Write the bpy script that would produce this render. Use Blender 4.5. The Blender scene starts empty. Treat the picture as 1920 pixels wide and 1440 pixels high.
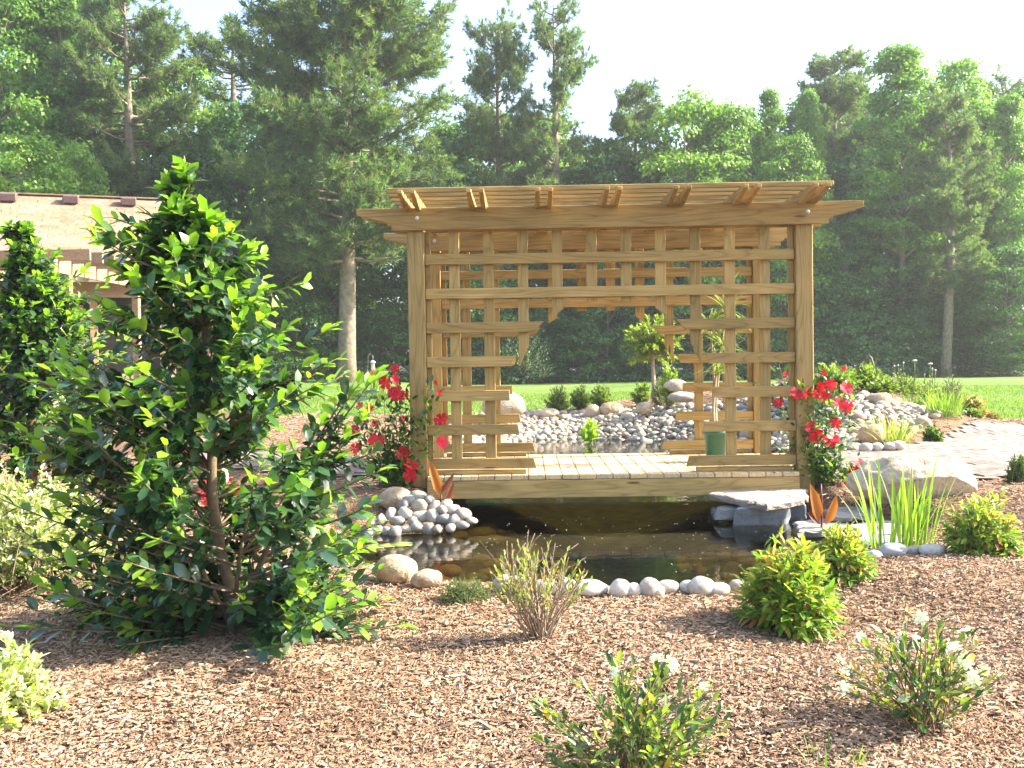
import bpy, bmesh, math, random
import numpy as np
from mathutils import Matrix, Vector
R = random.Random(7)
RNG = np.random.default_rng(11)
SC = bpy.context.scene
COL = SC.collection
rad = math.radians

# ------------------------------------------------------------------ camera
EYE = np.array([0.0, 0.0, 1.6]); FPX = 1900.0
YAW, PITCH, ROLL = rad(-0.87), rad(-1.30), rad(0.85)
_F = np.array([math.sin(YAW)*math.cos(PITCH), math.cos(YAW)*math.cos(PITCH), math.sin(PITCH)])
_R0 = np.array([math.cos(YAW), -math.sin(YAW), 0.0])
_U0 = np.cross(_R0, _F)
_RR = math.cos(ROLL)*_R0 - math.sin(ROLL)*_U0
_UU = math.sin(ROLL)*_R0 + math.cos(ROLL)*_U0
cd = bpy.data.cameras.new('camera'); cam = bpy.data.objects.new('camera', cd); COL.objects.link(cam)
cd.sensor_width = 36.0; cd.lens = 36.0*FPX/1920.0; cd.clip_start = 0.05; cd.clip_end = 2000
M = Matrix.Identity(4)
for i in range(3):
    M[i][0] = _RR[i]; M[i][1] = _UU[i]; M[i][2] = -_F[i]; M[i][3] = EYE[i]
cam.matrix_world = M
SC.camera = cam

# ------------------------------------------------------------------ light
SUN_EL, SUN_AZ = rad(34), rad(5)            # azimuth from +X towards +Y
sun_dir = Vector((math.cos(SUN_EL)*math.cos(SUN_AZ), math.cos(SUN_EL)*math.sin(SUN_AZ), math.sin(SUN_EL)))
w = bpy.data.worlds.new('World'); SC.world = w; w.use_nodes = True
nt = w.node_tree; nt.nodes.clear()
sky = nt.nodes.new('ShaderNodeTexSky'); sky.sky_type = 'NISHITA'; sky.sun_disc = False
sky.sun_elevation = SUN_EL; sky.sun_rotation = rad(90) - SUN_AZ
sky.altitude = 50; sky.air_density = 1.0; sky.dust_density = 3.0; sky.ozone_density = 1.0
bg = nt.nodes.new('ShaderNodeBackground'); bg.inputs['Strength'].default_value = 0.15
wo = nt.nodes.new('ShaderNodeOutputWorld')
nt.links.new(sky.outputs[0], bg.inputs[0]); nt.links.new(bg.outputs[0], wo.inputs[0])
sl = bpy.data.lights.new('sun', 'SUN'); sl.energy = 5.0; sl.angle = rad(0.6); sl.color = (1.0, 0.92, 0.78)
so = bpy.data.objects.new('sun', sl); COL.objects.link(so); so.location = (20, 6, 15)
so.rotation_euler = sun_dir.to_track_quat('Z', 'Y').to_euler()
SC.view_settings.view_transform = 'Standard'; SC.view_settings.look = 'None'
SC.view_settings.exposure = 2.0; SC.view_settings.gamma = 1.0
SC.view_settings.use_curve_mapping = False
SC.cycles.max_bounces = 8; SC.cycles.transparent_max_bounces = 8; SC.cycles.diffuse_bounces = 4
SC.cycles.glossy_bounces = 3; SC.cycles.transmission_bounces = 6
SC.cycles.caustics_reflective = False; SC.cycles.caustics_refractive = False
SC.cycles.sample_clamp_indirect = 6.0

VEIL_HAZE = .0008  # density of the added haze that stands in for lens flare
# ------------------------------------------------------------------ helpers
WM = {}
def ray(px, py):
    d = _F*FPX + _RR*(px-960.0) + _UU*(720.0-py)
    return d/d[1]                                  # per metre of depth Y
def at(px, py, Y):
    return EYE + ray(px, py)*Y
def atz(px, py, z):
    d = ray(px, py); return EYE + d*((z-EYE[2])/d[2])
def setw(o, Mw, parent=None):
    WM[o.name] = Mw
    if parent is not None:
        o.parent = parent; o.matrix_parent_inverse = Matrix.Identity(4)
        o.matrix_basis = WM[parent.name].inverted() @ Mw
    else:
        o.matrix_basis = Mw
def T(v): return Matrix.Translation(Vector((float(v[0]), float(v[1]), float(v[2]))))
def thing(name, label, cat, loc=(0,0,0), group=None, rotz=0.0, scale=1.0):
    o = bpy.data.objects.new(name, None); COL.objects.link(o); o.empty_display_size = 0.1
    setw(o, T(loc) @ Matrix.Rotation(rotz, 4, 'Z') @ Matrix.Scale(scale, 4))
    tag(o, label, cat, group); return o
def tag(o, label=None, cat=None, group=None, kind=None):
    if label: o['label'] = label
    if cat: o['category'] = cat
    if group: o['group'] = group
    if kind: o['kind'] = kind
    return o
def obj(name, me, parent=None, Mw=None, kind=None, label=None):
    o = bpy.data.objects.new(name, me); COL.objects.link(o)
    setw(o, Mw if Mw is not None else Matrix.Identity(4), parent)
    if kind: o['kind'] = kind
    if label: o['label'] = label
    return o
class MB:
    def __init__(s): s.v=[]; s.f=[]; s.m=[]; s.n=0; s.s=[]
    def add(s, v, f, mat=0, smooth=True):
        v = np.asarray(v, float).reshape(-1,3); f = np.asarray(f, np.int64).reshape(-1,3)
        if len(v) == 0 or len(f) == 0: return
        s.v.append(v); s.f.append(f+s.n); s.n += len(v)
        s.m.append(np.full(len(f), mat, np.int32) if np.isscalar(mat) else np.asarray(mat, np.int32))
        s.s.append(np.full(len(f), smooth, bool))
    def mesh(s, name, mats):
        me = bpy.data.meshes.new(name)
        if s.n:
            v = np.concatenate(s.v); f = np.concatenate(s.f)
            me.vertices.add(len(v)); me.vertices.foreach_set('co', v.astype(np.float32).ravel())
            me.loops.add(f.size); me.loops.foreach_set('vertex_index', f.astype(np.int32).ravel())
            me.polygons.add(len(f)); me.polygons.foreach_set('loop_start', np.arange(0, f.size, 3, dtype=np.int32))
            me.polygons.foreach_set('material_index', np.concatenate(s.m))
            me.polygons.foreach_set('use_smooth', np.concatenate(s.s))
            me.update(calc_edges=True)
        for m in (mats if isinstance(mats, (list, tuple)) else [mats]): me.materials.append(m)
        return me
def quads(q):
    q = np.asarray(q); return np.concatenate([q[:, [0,1,2]], q[:, [0,2,3]]])
def tube(P, r, sides=6, cap=True):
    P = np.asarray(P, float); k = len(P); r = np.broadcast_to(np.asarray(r, float), (k,))
    tg = np.gradient(P, axis=0); tg /= (np.linalg.norm(tg, axis=1, keepdims=True)+1e-9)
    a = np.array([0,0,1.0]) if abs(tg[0][2]) < .9 else np.array([1.0,0,0])
    n = np.cross(tg, a); n /= (np.linalg.norm(n, axis=1, keepdims=True)+1e-9); b = np.cross(tg, n)
    th = np.arange(sides)*2*math.pi/sides
    V = P[:,None,:] + r[:,None,None]*(np.cos(th)[None,:,None]*n[:,None,:] + np.sin(th)[None,:,None]*b[:,None,:])
    V = V.reshape(-1,3)
    i = np.arange(k-1)[:,None]*sides + np.arange(sides)[None,:]; j = np.arange(k-1)[:,None]*sides + (np.arange(sides)+1)[None,:]%sides
    q = np.stack([i, j, j+sides, i+sides], -1).reshape(-1,4)
    f = quads(q)
    if cap:
        V = np.concatenate([V, P[[0,-1]]]); c0 = k*sides; c1 = c0+1
        s = np.arange(sides); s2 = (s+1)%sides
        f = np.concatenate([f, np.stack([np.full(sides,c0), s2, s], -1), np.stack([np.full(sides,c1), (k-1)*sides+s, (k-1)*sides+s2], -1)])
    return V, f
def bez(p0, p1, p2, n=6):
    t = np.linspace(0,1,n)[:,None]; p0, p1, p2 = map(np.asarray, (p0,p1,p2))
    return (1-t)**2*p0 + 2*t*(1-t)*p1 + t*t*p2
def norm(a): return a/(np.linalg.norm(a, axis=-1, keepdims=True)+1e-9)
def lathe(prof, seg=24):
    prof = np.asarray(prof, float); th = np.arange(seg)*2*math.pi/seg
    V = np.stack([prof[:,None,0]*np.cos(th), prof[:,None,0]*np.sin(th), np.repeat(prof[:,None,1], seg, 1)], -1).reshape(-1,3)
    k = len(prof); i = np.arange(k-1)[:,None]*seg+np.arange(seg)[None,:]; j = np.arange(k-1)[:,None]*seg+((np.arange(seg)+1)%seg)[None,:]
    return V, quads(np.stack([i,j,j+seg,i+seg],-1).reshape(-1,4))
def pip(x, y, poly):
    x = np.asarray(x, float); y = np.asarray(y, float); ins = np.zeros(x.shape, bool); n = len(poly)
    for i in range(n):
        x1,y1 = poly[i]; x2,y2 = poly[(i+1)%n]
        if y1 == y2: continue
        c = ((y1 > y) != (y2 > y)) & (x < (x2-x1)*(y-y1)/(y2-y1)+x1); ins ^= c
    return ins
def pdist(x, y, poly):
    x = np.asarray(x, float); y = np.asarray(y, float); d = np.full(x.shape, 1e9); n = len(poly)
    for i in range(n):
        ax,ay = poly[i]; bx,by = poly[(i+1)%n]; dx,dy = bx-ax, by-ay
        t = np.clip(((x-ax)*dx+(y-ay)*dy)/(dx*dx+dy*dy+1e-12),0,1)
        d = np.minimum(d, np.hypot(x-ax-t*dx, y-ay-t*dy))
    return d
def chaikin(poly, it=2):
    P = np.array(poly, float)
    for _ in range(it):
        Q = np.roll(P,-1,0); P = np.stack([.75*P+.25*Q, .25*P+.75*Q],1).reshape(-1,2)
    return P
# smooth value noise in 3D (for rock shapes)
def vnoise(P, seed=0):
    P = np.asarray(P, float); i = np.floor(P).astype(np.int64); f = P-i; u = f*f*(3-2*f); out = 0
    def h(a,b,c):
        n = (a*374761393 + b*668265263 + c*2147483647 + seed*974711) & 0x7fffffff
        n = (n ^ (n >> 13))*1274126177 & 0x7fffffff; return ((n ^ (n >> 16)) & 0xffff)/32767.5-1
    for dx in (0,1):
        for dy in (0,1):
            for dz in (0,1):
                wgt = (u[:,0] if dx else 1-u[:,0])*(u[:,1] if dy else 1-u[:,1])*(u[:,2] if dz else 1-u[:,2])
                out = out + wgt*h(i[:,0]+dx, i[:,1]+dy, i[:,2]+dz)
    return out
_ico = {}
def ico(sub):
    if sub not in _ico:
        bm = bmesh.new(); bmesh.ops.create_icosphere(bm, subdivisions=sub, radius=1.0)
        bm.verts.ensure_lookup_table()
        _ico[sub] = (np.array([v.co[:] for v in bm.verts]), np.array([[v.index for v in f.verts] for f in bm.faces])); bm.free()
    return _ico[sub]
def rock(seed, sub=3, rough=.22, scale=(1,1,1), cuts=0, fine=.05):
    V, F = ico(sub); g = np.random.default_rng(seed); V = V.copy()
    o = g.uniform(-50,50,3)
    V *= (1 + rough*vnoise(V*1.1+o, seed) + rough*.4*vnoise(V*2.6+o, seed+1) + fine*vnoise(V*6+o, seed+2))[:,None]
    for _ in range(cuts):
        n = norm(g.normal(size=3)); d = g.uniform(.55,.85); s = V@n - d; V -= np.clip(s,0,None)[:,None]*n*.92
    return V*np.asarray(scale), F

# ------------------------------------------------------------------ materials
def mat_new(name):
    m = bpy.data.materials.new(name); m.use_nodes = True; nt = m.node_tree; nt.nodes.clear()
    out = nt.nodes.new('ShaderNodeOutputMaterial'); return m, nt, out
def N(nt, t, **kw):
    n = nt.nodes.new(t)
    for k, v in kw.items():
        if k in n.inputs: n.inputs[k].default_value = v
        else: setattr(n, k, v)
    return n
def ramp(nt, stops, fac=None, interp='LINEAR'):
    r = nt.nodes.new('ShaderNodeValToRGB'); r.color_ramp.interpolation = interp; e = r.color_ramp.elements
    while len(e) < len(stops): e.new(.5)
    for k, (p, c) in enumerate(stops): e[k].position = p; e[k].color = (*c, 1) if len(c) == 3 else c
    if fac is not None: nt.links.new(fac, r.inputs[0])
    return r
def mixc(nt, a, b, fac, blend='MIX'):
    m = nt.nodes.new('ShaderNodeMix'); m.data_type = 'RGBA'; m.blend_type = blend
    for s, v in ((m.inputs[0], fac), (m.inputs[6], a), (m.inputs[7], b)):
        if hasattr(v, 'links') or isinstance(v, bpy.types.NodeSocket): nt.links.new(v, s)
        else: s.default_value = v if not isinstance(v, tuple) else ((*v,1) if len(v)==3 else v)
    return m.outputs[2]
def mathn(nt, op, a, b=None):
    m = nt.nodes.new('ShaderNodeMath'); m.operation = op
    for i, v in enumerate((a, b)):
        if v is None: continue
        if isinstance(v, bpy.types.NodeSocket): nt.links.new(v, m.inputs[i])
        else: m.inputs[i].default_value = v
    return m.outputs[0]
def coords(nt, kind='Object', scale=(1,1,1), rnd=True):
    tc = nt.nodes.new('ShaderNodeTexCoord'); v = tc.outputs[kind]
    if rnd:
        oi = nt.nodes.new('ShaderNodeObjectInfo'); mu = nt.nodes.new('ShaderNodeVectorMath'); mu.operation = 'MULTIPLY_ADD'
        cx = nt.nodes.new('ShaderNodeCombineXYZ')
        for k, s in enumerate((37.0, 91.0, 53.0)): nt.links.new(mathn(nt, 'MULTIPLY', oi.outputs['Random'], s), cx.inputs[k])
        mu.operation = 'ADD'; nt.links.new(v, mu.inputs[0]); nt.links.new(cx.outputs[0], mu.inputs[1]); v = mu.outputs[0]
    mp = nt.nodes.new('ShaderNodeMapping'); mp.inputs['Scale'].default_value = scale; nt.links.new(v, mp.inputs[0])
    return mp.outputs[0]
def noise(nt, vec, scale, detail=4, rough=.55, dist=0):
    n = nt.nodes.new('ShaderNodeTexNoise'); n.inputs['Scale'].default_value = scale; n.inputs['Detail'].default_value = detail
    n.inputs['Roughness'].default_value = rough; n.inputs['Distortion'].default_value = dist
    nt.links.new(vec, n.inputs['Vector']); return n.outputs[0]
def bump(nt, h, strength=.3, dist=.01):
    b = nt.nodes.new('ShaderNodeBump'); b.inputs['Strength'].default_value = strength; b.inputs['Distance'].default_value = dist
    nt.links.new(h, b.inputs['Height']); return b.outputs[0]
def bsdf(nt, out, col, rough=.7, nrm=None, spec=.35):
    p = nt.nodes.new('ShaderNodeBsdfPrincipled'); p.inputs['Specular IOR Level'].default_value = spec
    for s, v in ((p.inputs['Base Color'], col), (p.inputs['Roughness'], rough)):
        if isinstance(v, bpy.types.NodeSocket): nt.links.new(v, s)
        else: s.default_value = (*v,1) if isinstance(v, tuple) else v
    if nrm is not None: nt.links.new(nrm, p.inputs['Normal'])
    if out is not None: nt.links.new(p.outputs[0], out.inputs[0])
    return p
def leafmat(name, c0, c1, rough=.45, trans=.3, spec=.4, tcol=None):
    m, nt, out = mat_new(name)
    g = nt.nodes.new('ShaderNodeNewGeometry'); oi = nt.nodes.new('ShaderNodeObjectInfo')
    r = mathn(nt, 'FRACT', mathn(nt, 'ADD', g.outputs['Random Per Island'], mathn(nt, 'MULTIPLY', oi.outputs['Random'], 7.3)))
    rp = ramp(nt, [(0, c0), (.55, tuple((a+b)/2 for a, b in zip(c0, c1))), (1, c1)], r)
    p = bsdf(nt, None, rp.outputs[0], rough, None, spec)
    tr = nt.nodes.new('ShaderNodeBsdfTranslucent')
    tc = mixc(nt, rp.outputs[0], (1.5, 1.7, .6), 1.0, 'MULTIPLY'); nt.links.new(tc, tr.inputs[0])
    mx = nt.nodes.new('ShaderNodeMixShader'); mx.inputs[0].default_value = trans
    nt.links.new(p.outputs[0], mx.inputs[1]); nt.links.new(tr.outputs[0], mx.inputs[2]); nt.links.new(mx.outputs[0], out.inputs[0])
    return m
def plain(name, c0, c1, scale=20, rough=.7, bs=.2, bd=.01, spec=.35, kind='Object'):
    m, nt, out = mat_new(name); v = coords(nt, kind)
    n = noise(nt, v, scale, 5); rp = ramp(nt, [(.3, c0), (.7, c1)], n)
    bsdf(nt, out, rp.outputs[0], rough, bump(nt, n, bs, bd), spec); return m
def stonemat(name, cols, scale=6, rough=.75, vein=.3):
    m, nt, out = mat_new(name); v = coords(nt); oi = nt.nodes.new('ShaderNodeObjectInfo'); g = nt.nodes.new('ShaderNodeNewGeometry')
    r = mathn(nt, 'FRACT', mathn(nt, 'ADD', mathn(nt, 'MULTIPLY', oi.outputs['Random'], 5.17), g.outputs['Random Per Island']))
    k = len(cols); rp = ramp(nt, [((i+.5)/k, c) for i, c in enumerate(cols)], r)
    n1 = noise(nt, v, scale, 6, .6, .4); n2 = noise(nt, v, scale*7, 3, .6)
    t = ramp(nt, [(.3, (.62,.6,.58)), (.55, (1,1,1)), (.8, (1.15,1.12,1.05))], n1)
    c = mixc(nt, rp.outputs[0], t.outputs[0], 1.0, 'MULTIPLY')
    t2 = ramp(nt, [(.35, (.75,.75,.75)), (.6, (1.05,1.05,1.05))], n2); c = mixc(nt, c, t2.outputs[0], vein*2, 'MULTIPLY')
    n3 = noise(nt, v, scale*2.2, 6, .68, 1.0); hgt = mathn(nt, 'ADD', mathn(nt, 'MULTIPLY', n3, 2.5 if scale < 6 else .6), n2)
    if scale < 5:
        t3 = ramp(nt, [(.36, (.5,.42,.34)), (.46, (1,1,1))], n3); c = mixc(nt, c, t3.outputs[0], .8, 'MULTIPLY')
    bsdf(nt, out, c, rough, bump(nt, hgt, .5 if scale < 6 else .3, .03 if scale < 6 else .008), .3); return m
def woodmat(name, c_lo, c_hi, dark=.5, rough=.75):
    m, nt, out = mat_new(name); oi = nt.nodes.new('ShaderNodeObjectInfo')
    vg = coords(nt, 'Object', (1.3, 16, 16)); ng = noise(nt, vg, 1.6, 3, .5, 1.2)
    nr_ = nt.nodes.new('ShaderNodeTexNoise'); nr_.inputs['Scale'].default_value = 1.0; nr_.inputs['Detail'].default_value = 1.2; nr_.inputs['Roughness'].default_value = .35
    nt.links.new(coords(nt, 'Object', (.75, 7.5, 7.5)), nr_.inputs['Vector'])
    rings = mathn(nt, 'PINGPONG', mathn(nt, 'MULTIPLY', nr_.outputs[0], 11.0), .5)
    fine = noise(nt, coords(nt, 'Object', (4, 130, 130)), 1.0, 3, .6)
    rp = ramp(nt, [(.25, c_lo), (.7, c_hi)], ng)
    ring = ramp(nt, [(.0, (dark,dark*.92,dark*.82)), (.16, (.84,.82,.78)), (.42, (1,1,1)), (1, (1.08,1.07,1.04))], mathn(nt, 'MULTIPLY', rings, 2.0))
    c = mixc(nt, rp.outputs[0], ring.outputs[0], .68, 'MULTIPLY')
    ft = ramp(nt, [(.3, (.8,.78,.75)), (.6, (1.06,1.05,1.04))], fine); c = mixc(nt, c, ft.outputs[0], .8, 'MULTIPLY')
    blot = noise(nt, coords(nt, 'Object', (1,1,1)), 2.3, 3); bl = ramp(nt, [(.35, (.82,.84,.8)), (.62, (1.05,1.03,1.0))], blot); c = mixc(nt, c, bl.outputs[0], .8, 'MULTIPLY')
    kn = nt.nodes.new('ShaderNodeTexVoronoi'); kn.inputs['Scale'].default_value = 1.0; nt.links.new(coords(nt, 'Object', (1.4, 7, 7)), kn.inputs['Vector'])
    kr = ramp(nt, [(.05, (.25,.15,.09)), (.10, (1,1,1))], kn.outputs['Distance']); c = mixc(nt, c, kr.outputs[0], .85, 'MULTIPLY')
    rt = ramp(nt, [(0, (.76,.74,.70)), (.3, (1.0,.97,.9)), (.6, (.9,.92,.93)), (.8, (1.1,1.03,.93)), (1, (1.16,1.15,1.12))], oi.outputs['Random']); c = mixc(nt, c, rt.outputs[0], 1.0, 'MULTIPLY')
    bsdf(nt, out, c, rough, bump(nt, fine, .25, .003), .25); return m

WOOD = woodmat('treated_pine', (.31,.212,.082), (.40,.288,.12), .62)
DECKW = woodmat('deck_pine', (.56,.42,.24), (.67,.53,.34), .72)
PALEW = woodmat('pale_porch_wood', (.27,.19,.125), (.36,.26,.175), .7)
STEEL = plain('galvanised_steel', (.45,.46,.47), (.6,.61,.62), 60, .35, .1)

# ground materials -------------------------------------------------
def ground_mat():
    m, nt, out = mat_new('bark_mulch'); v = coords(nt, 'Object', rnd=False)
    vo = nt.nodes.new('ShaderNodeTexVoronoi'); vo.inputs['Scale'].default_value = 55; vo.distance = 'EUCLIDEAN'
    dv = nt.nodes.new('ShaderNodeVectorMath'); dv.operation = 'MULTIPLY_ADD'
    nz = nt.nodes.new('ShaderNodeTexNoise'); nz.inputs['Scale'].default_value = 14; nt.links.new(v, nz.inputs['Vector'])
    nt.links.new(nz.outputs[1], dv.inputs[0]); dv.inputs[1].default_value = (.12,.12,.12); nt.links.new(v, dv.inputs[2]); nt.links.new(dv.outputs[0], vo.inputs['Vector'])
    rp = ramp(nt, [(0, (.09,.05,.028)), (.35, (.17,.10,.058)), (.7, (.25,.155,.092)), (1, (.36,.245,.155))], mathn(nt, 'MULTIPLY', vo.outputs['Color'], 1.0))
    big = noise(nt, v, .9, 3); bt = ramp(nt, [(.35, (.72,.7,.68)), (.65, (1.1,1.08,1.05))], big)
    c = mixc(nt, rp.outputs[0], bt.outputs[0], 1, 'MULTIPLY')
    bsdf(nt, out, c, .9, bump(nt, vo.outputs['Distance'], .8, .02), .2); return m
def lawn_mat():
    m, nt, out = mat_new('lawn_turf'); v = coords(nt, 'Object', rnd=False)
    n1 = noise(nt, v, .35, 4, .6); n2 = noise(nt, coords(nt, 'Object', (1,.35,1), False), 9, 5, .7)
    a = ramp(nt, [(.3, (.075,.15,.026)), (.5, (.115,.195,.038)), (.72, (.19,.235,.065))], n1)
    b = ramp(nt, [(.3, (.6,.62,.55)), (.7, (1.25,1.2,1.15))], n2)
    c = mixc(nt, a.outputs[0], b.outputs[0], 1, 'MULTIPLY')
    bsdf(nt, out, c, .85, bump(nt, n2, .5, .05), .2); return m
def bed_mat():
    m, nt, out = mat_new('pond_bed_silt'); v = coords(nt, 'Object', rnd=False)
    n = noise(nt, v, 5, 5); rp = ramp(nt, [(.35, (.06,.055,.017)), (.6, (.15,.125,.04)), (.75, (.26,.20,.065))], n)
    bsdf(nt, out, rp.outputs[0], .8, bump(nt, n, .3, .02), .2); return m
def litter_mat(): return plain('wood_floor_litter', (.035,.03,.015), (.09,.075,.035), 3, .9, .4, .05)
MULCH, LAWN, BED, LITTER = ground_mat(), lawn_mat(), bed_mat(), litter_mat()
def water_mat():
    m, nt, out = mat_new('pond_water'); v = coords(nt, 'Object', (1, 2.2, 1), False)
    n = noise(nt, v, 5.5, 3, .5, .3); n2 = noise(nt, v, 1.4, 2)
    h = mathn(nt, 'ADD', n, mathn(nt, 'MULTIPLY', n2, 1.5)); bm_ = bump(nt, h, .11, .012)
    tr = nt.nodes.new('ShaderNodeBsdfTransparent'); tr.inputs[0].default_value = (.86,.77,.40,1)
    gl = nt.nodes.new('ShaderNodeBsdfGlossy'); gl.inputs['Roughness'].default_value = .015; gl.inputs[0].default_value = (.95,.97,.95,1); nt.links.new(bm_, gl.inputs['Normal'])
    fr = nt.nodes.new('ShaderNodeFresnel'); fr.inputs[0].default_value = 1.34; nt.links.new(bm_, fr.inputs['Normal'])
    mx = nt.nodes.new('ShaderNodeMixShader'); nt.links.new(fr.outputs[0], mx.inputs[0]); nt.links.new(tr.outputs[0], mx.inputs[1]); nt.links.new(gl.outputs[0], mx.inputs[2])
    nt.links.new(mx.outputs[0], out.inputs[0]); return m
WATER = water_mat()

# ------------------------------------------------------------------ terrain
WZ = 0.30
POND = chaikin([(-.96,6.68),(-.55,6.02),(.3,5.9),(1.2,5.84),(1.75,6.4),(2.55,7.0),(2.75,7.4),(2.3,7.8),(2.15,8.3),(2.12,9.0),(2.3,10.5),(2.7,12),(2.6,14.6),
        (2.2,15.8),(1.2,16.7),(.0,16.6),(-.55,15.8),(-.7,13),(-.65,11),(-.55,9.6),(-.45,8.75),(-.72,8.1),(-1.2,7.78),(-1.5,7.4),(-1.4,6.95)], 2)
CP = np.array([(-6,0,.15),(0,0,.12),(6,0,.2),(-4,3,.2),(-2,3,.19),(0,3,.18),(2,3,.2),(4,3,.24),(-3,5,.25),(-1.4,5,.26),(0,5,.28),(1.6,5,.29),(3,5,.33),(0,5.6,.34),(1.2,5.55,.34),(-1.1,6.0,.34),(-1.9,6.8,.38),
  (2.2,6.2,.38),(4.2,6,.46),(2.64,5.9,.41),(3.0,7.0,.46),(3.9,8.0,.58),(4.6,9.0,.62),(3.5,9.3,.62),(5,10.8,.62),(6.4,12,.62),(8,13,.62),(9,11,.62),(2.45,8.35,.52),(3,8.0,.52),(2.8,9.4,.61),
  (-.95,8.4,.53),(-1.2,9.4,.6),(-2.0,8.0,.48),(-2.5,9.7,.61),(-4,8,.5),(-4,10.2,.61),(-7,11,.62),(-5,13,.62),(-2,12,.6),(-1.2,14,.56),(-1.2,16,.58),(-1.5,18,.62),(.6,18.2,.63),(1.6,18.4,.7),
  (2.6,16.9,1.0),(2.2,17.2,.84),(3.0,16,1.12),(3.6,15,1.42),(4.1,14.7,1.36),(3.3,13,.86),(3.9,12.6,.92),(3.2,11.2,.66),(4.5,12.9,.98),(4.7,14,1.12),(5.3,13.2,.88),(5.7,13.4,.68),(6.5,14.6,.66),(5.6,16.5,1.0),(7.2,17,.68),(3.4,18.5,1.0),(2.5,21,.75),(4.5,21,.85),(5.5,24,.66),
  (-3,20,.62),(0,21,.62),(8,16,.62),(9,20,.62),(12,16,.62),(-8,18,.62),(-14,14,.55),(-14,24,.62),(0,30,.62),(-20,30,.62),(20,30,.62),(0,44,.62),(-25,46,.7),(25,46,.62),(50,50,.7),(-60,50,.7),(0,70,.9),(-40,100,1.2),(40,100,1.2),(30,10,.6),(-30,5,.4),(-9,42,.82),(60,10,.6),(-60,5,.4)])
PATH_R = [(2.47,8.72),(3.3,8.5),(3.75,8.42),(4.4,8.75),(6,9.75),(9,11.4),(14,13),(14,16),(9,14.3),(6.5,12.95),(5.1,11.85),(4.2,10.8),(3.5,10.2),(2.47,10.05)]
PATH_L = [(-1.09,8.9),(-1.09,10.05),(-1.8,10.2),(-2.5,10.7),(-3.2,11.6),(-3.9,11.0),(-3.0,9.7),(-2.1,9.1)]
def hz0(x, y):
    x = np.asarray(x, float); y = np.asarray(y, float); sh = x.shape; x = x.ravel(); y = y.ravel(); out = np.empty(len(x))
    for s in range(0, len(x), 20000):
        d2 = (x[s:s+20000,None]-CP[None,:,0])**2 + (y[s:s+20000,None]-CP[None,:,1])**2
        wt = 1/(d2+.12)**1.9; out[s:s+20000] = (wt@CP[:,2])/wt.sum(1)
    return out.reshape(sh)
def hz(x, y):
    x = np.asarray(x, float); y = np.asarray(y, float); z = hz0(x, y)
    z = z + (.018*np.sin(x*3.1+y*1.3)+.014*np.sin(y*4.3-x*1.7))*(y < 9)
    near = (np.abs(x-1) < 4.8) & (y > 5) & (y < 19)
    if near.any():
        xx = np.where(near, x, 99.); yy = np.where(near, y, 99.)
        d = pdist(xx, yy, POND); ins = pip(xx, yy, POND)
        bw = .32+1.35*np.clip((yy-10.5)/3.5, 0, 1); bank = np.clip(d/bw, 0, 1); bank = np.where(bw > 1, bank**.9, bank*bank*(3-2*bank))
        zi = WZ - .04 - np.clip(d*.42, 0, .5)
        zo = (WZ-.04)*(1-bank) + (z+np.maximum(WZ+.02-z, 0)*np.clip(1.3-d/.9, 0, 1))*bank
        z = np.where(near, np.where(ins, zi, zo), z)
    return z
def onground(px, py, y0=2.5, y1=60.0):
    d = ray(px, py); Y = y0
    while Y < y1:
        p = EYE + d*Y
        if p[2] <= float(hz(np.array([p[0]]), np.array([p[1]]))[0]): break
        Y *= 1.004
    p = EYE + d*Y; p[2] = float(hz(np.array([p[0]]), np.array([p[1]]))[0]); return p
def gz(x, y): return float(hz(np.array([float(x)]), np.array([float(y)]))[0])

LAWN_POLY = [(-40,21),(-12,26),(-6,20.5),(-2.2,18.9),(-.6,18.7),(.6,19.0),(1.5,19.7),(2.1,21.5),(3.2,24.0),(5.2,25),(7.0,22.5),(7.4,18.5),(6.7,15.6),(6.2,13.75),(7.2,14.5),(10,15.6),(14,17),(70,19),(70,42),(20,43.6),(8,43.0),(0,43.6),(-8,42.6),(-11,40.5),(-16,43.5),(-50,43)]
xs = np.concatenate([np.linspace(-120,-12,30,endpoint=False), np.linspace(-12,-5,35,endpoint=False), np.linspace(-5,8,150,endpoint=False), np.linspace(8,16,40,endpoint=False), np.linspace(16,120,40)])
ys = np.concatenate([np.linspace(-30,2,12,endpoint=False), np.linspace(2,20,210,endpoint=False), np.linspace(20,48,80,endpoint=False), np.linspace(48,130,30)])
GX, GY = np.meshgrid(xs, ys); GZ = hz(GX, GY)
V = np.stack([GX, GY, GZ], -1).reshape(-1,3); nx = len(xs)
i = np.arange(len(ys)-1)[:,None]*nx + np.arange(nx-1)[None,:]
Q = np.stack([i, i+1, i+nx+1, i+nx], -1).reshape(-1,4)
cx = V[Q].mean(1)
lawn = pip(cx[:,0], cx[:,1], LAWN_POLY)
bedf = pip(cx[:,0], cx[:,1], POND)
wood_fl = (cx[:,1] > 41) & ~lawn
def sub_terrain(mask, name, mat):
    q = Q[mask]; u, inv = np.unique(q, return_inverse=True); mb = MB(); mb.add(V[u], quads(inv.reshape(-1,4))); return obj(name, mb.mesh(name, mat), kind='structure')
sub_terrain(~lawn & ~bedf & ~wood_fl, 'ground', MULCH)
sub_terrain(lawn, 'lawn', LAWN)
sub_terrain(bedf, 'pond_bed', BED)
sub_terrain(wood_fl, 'woodland_floor', LITTER)
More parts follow.
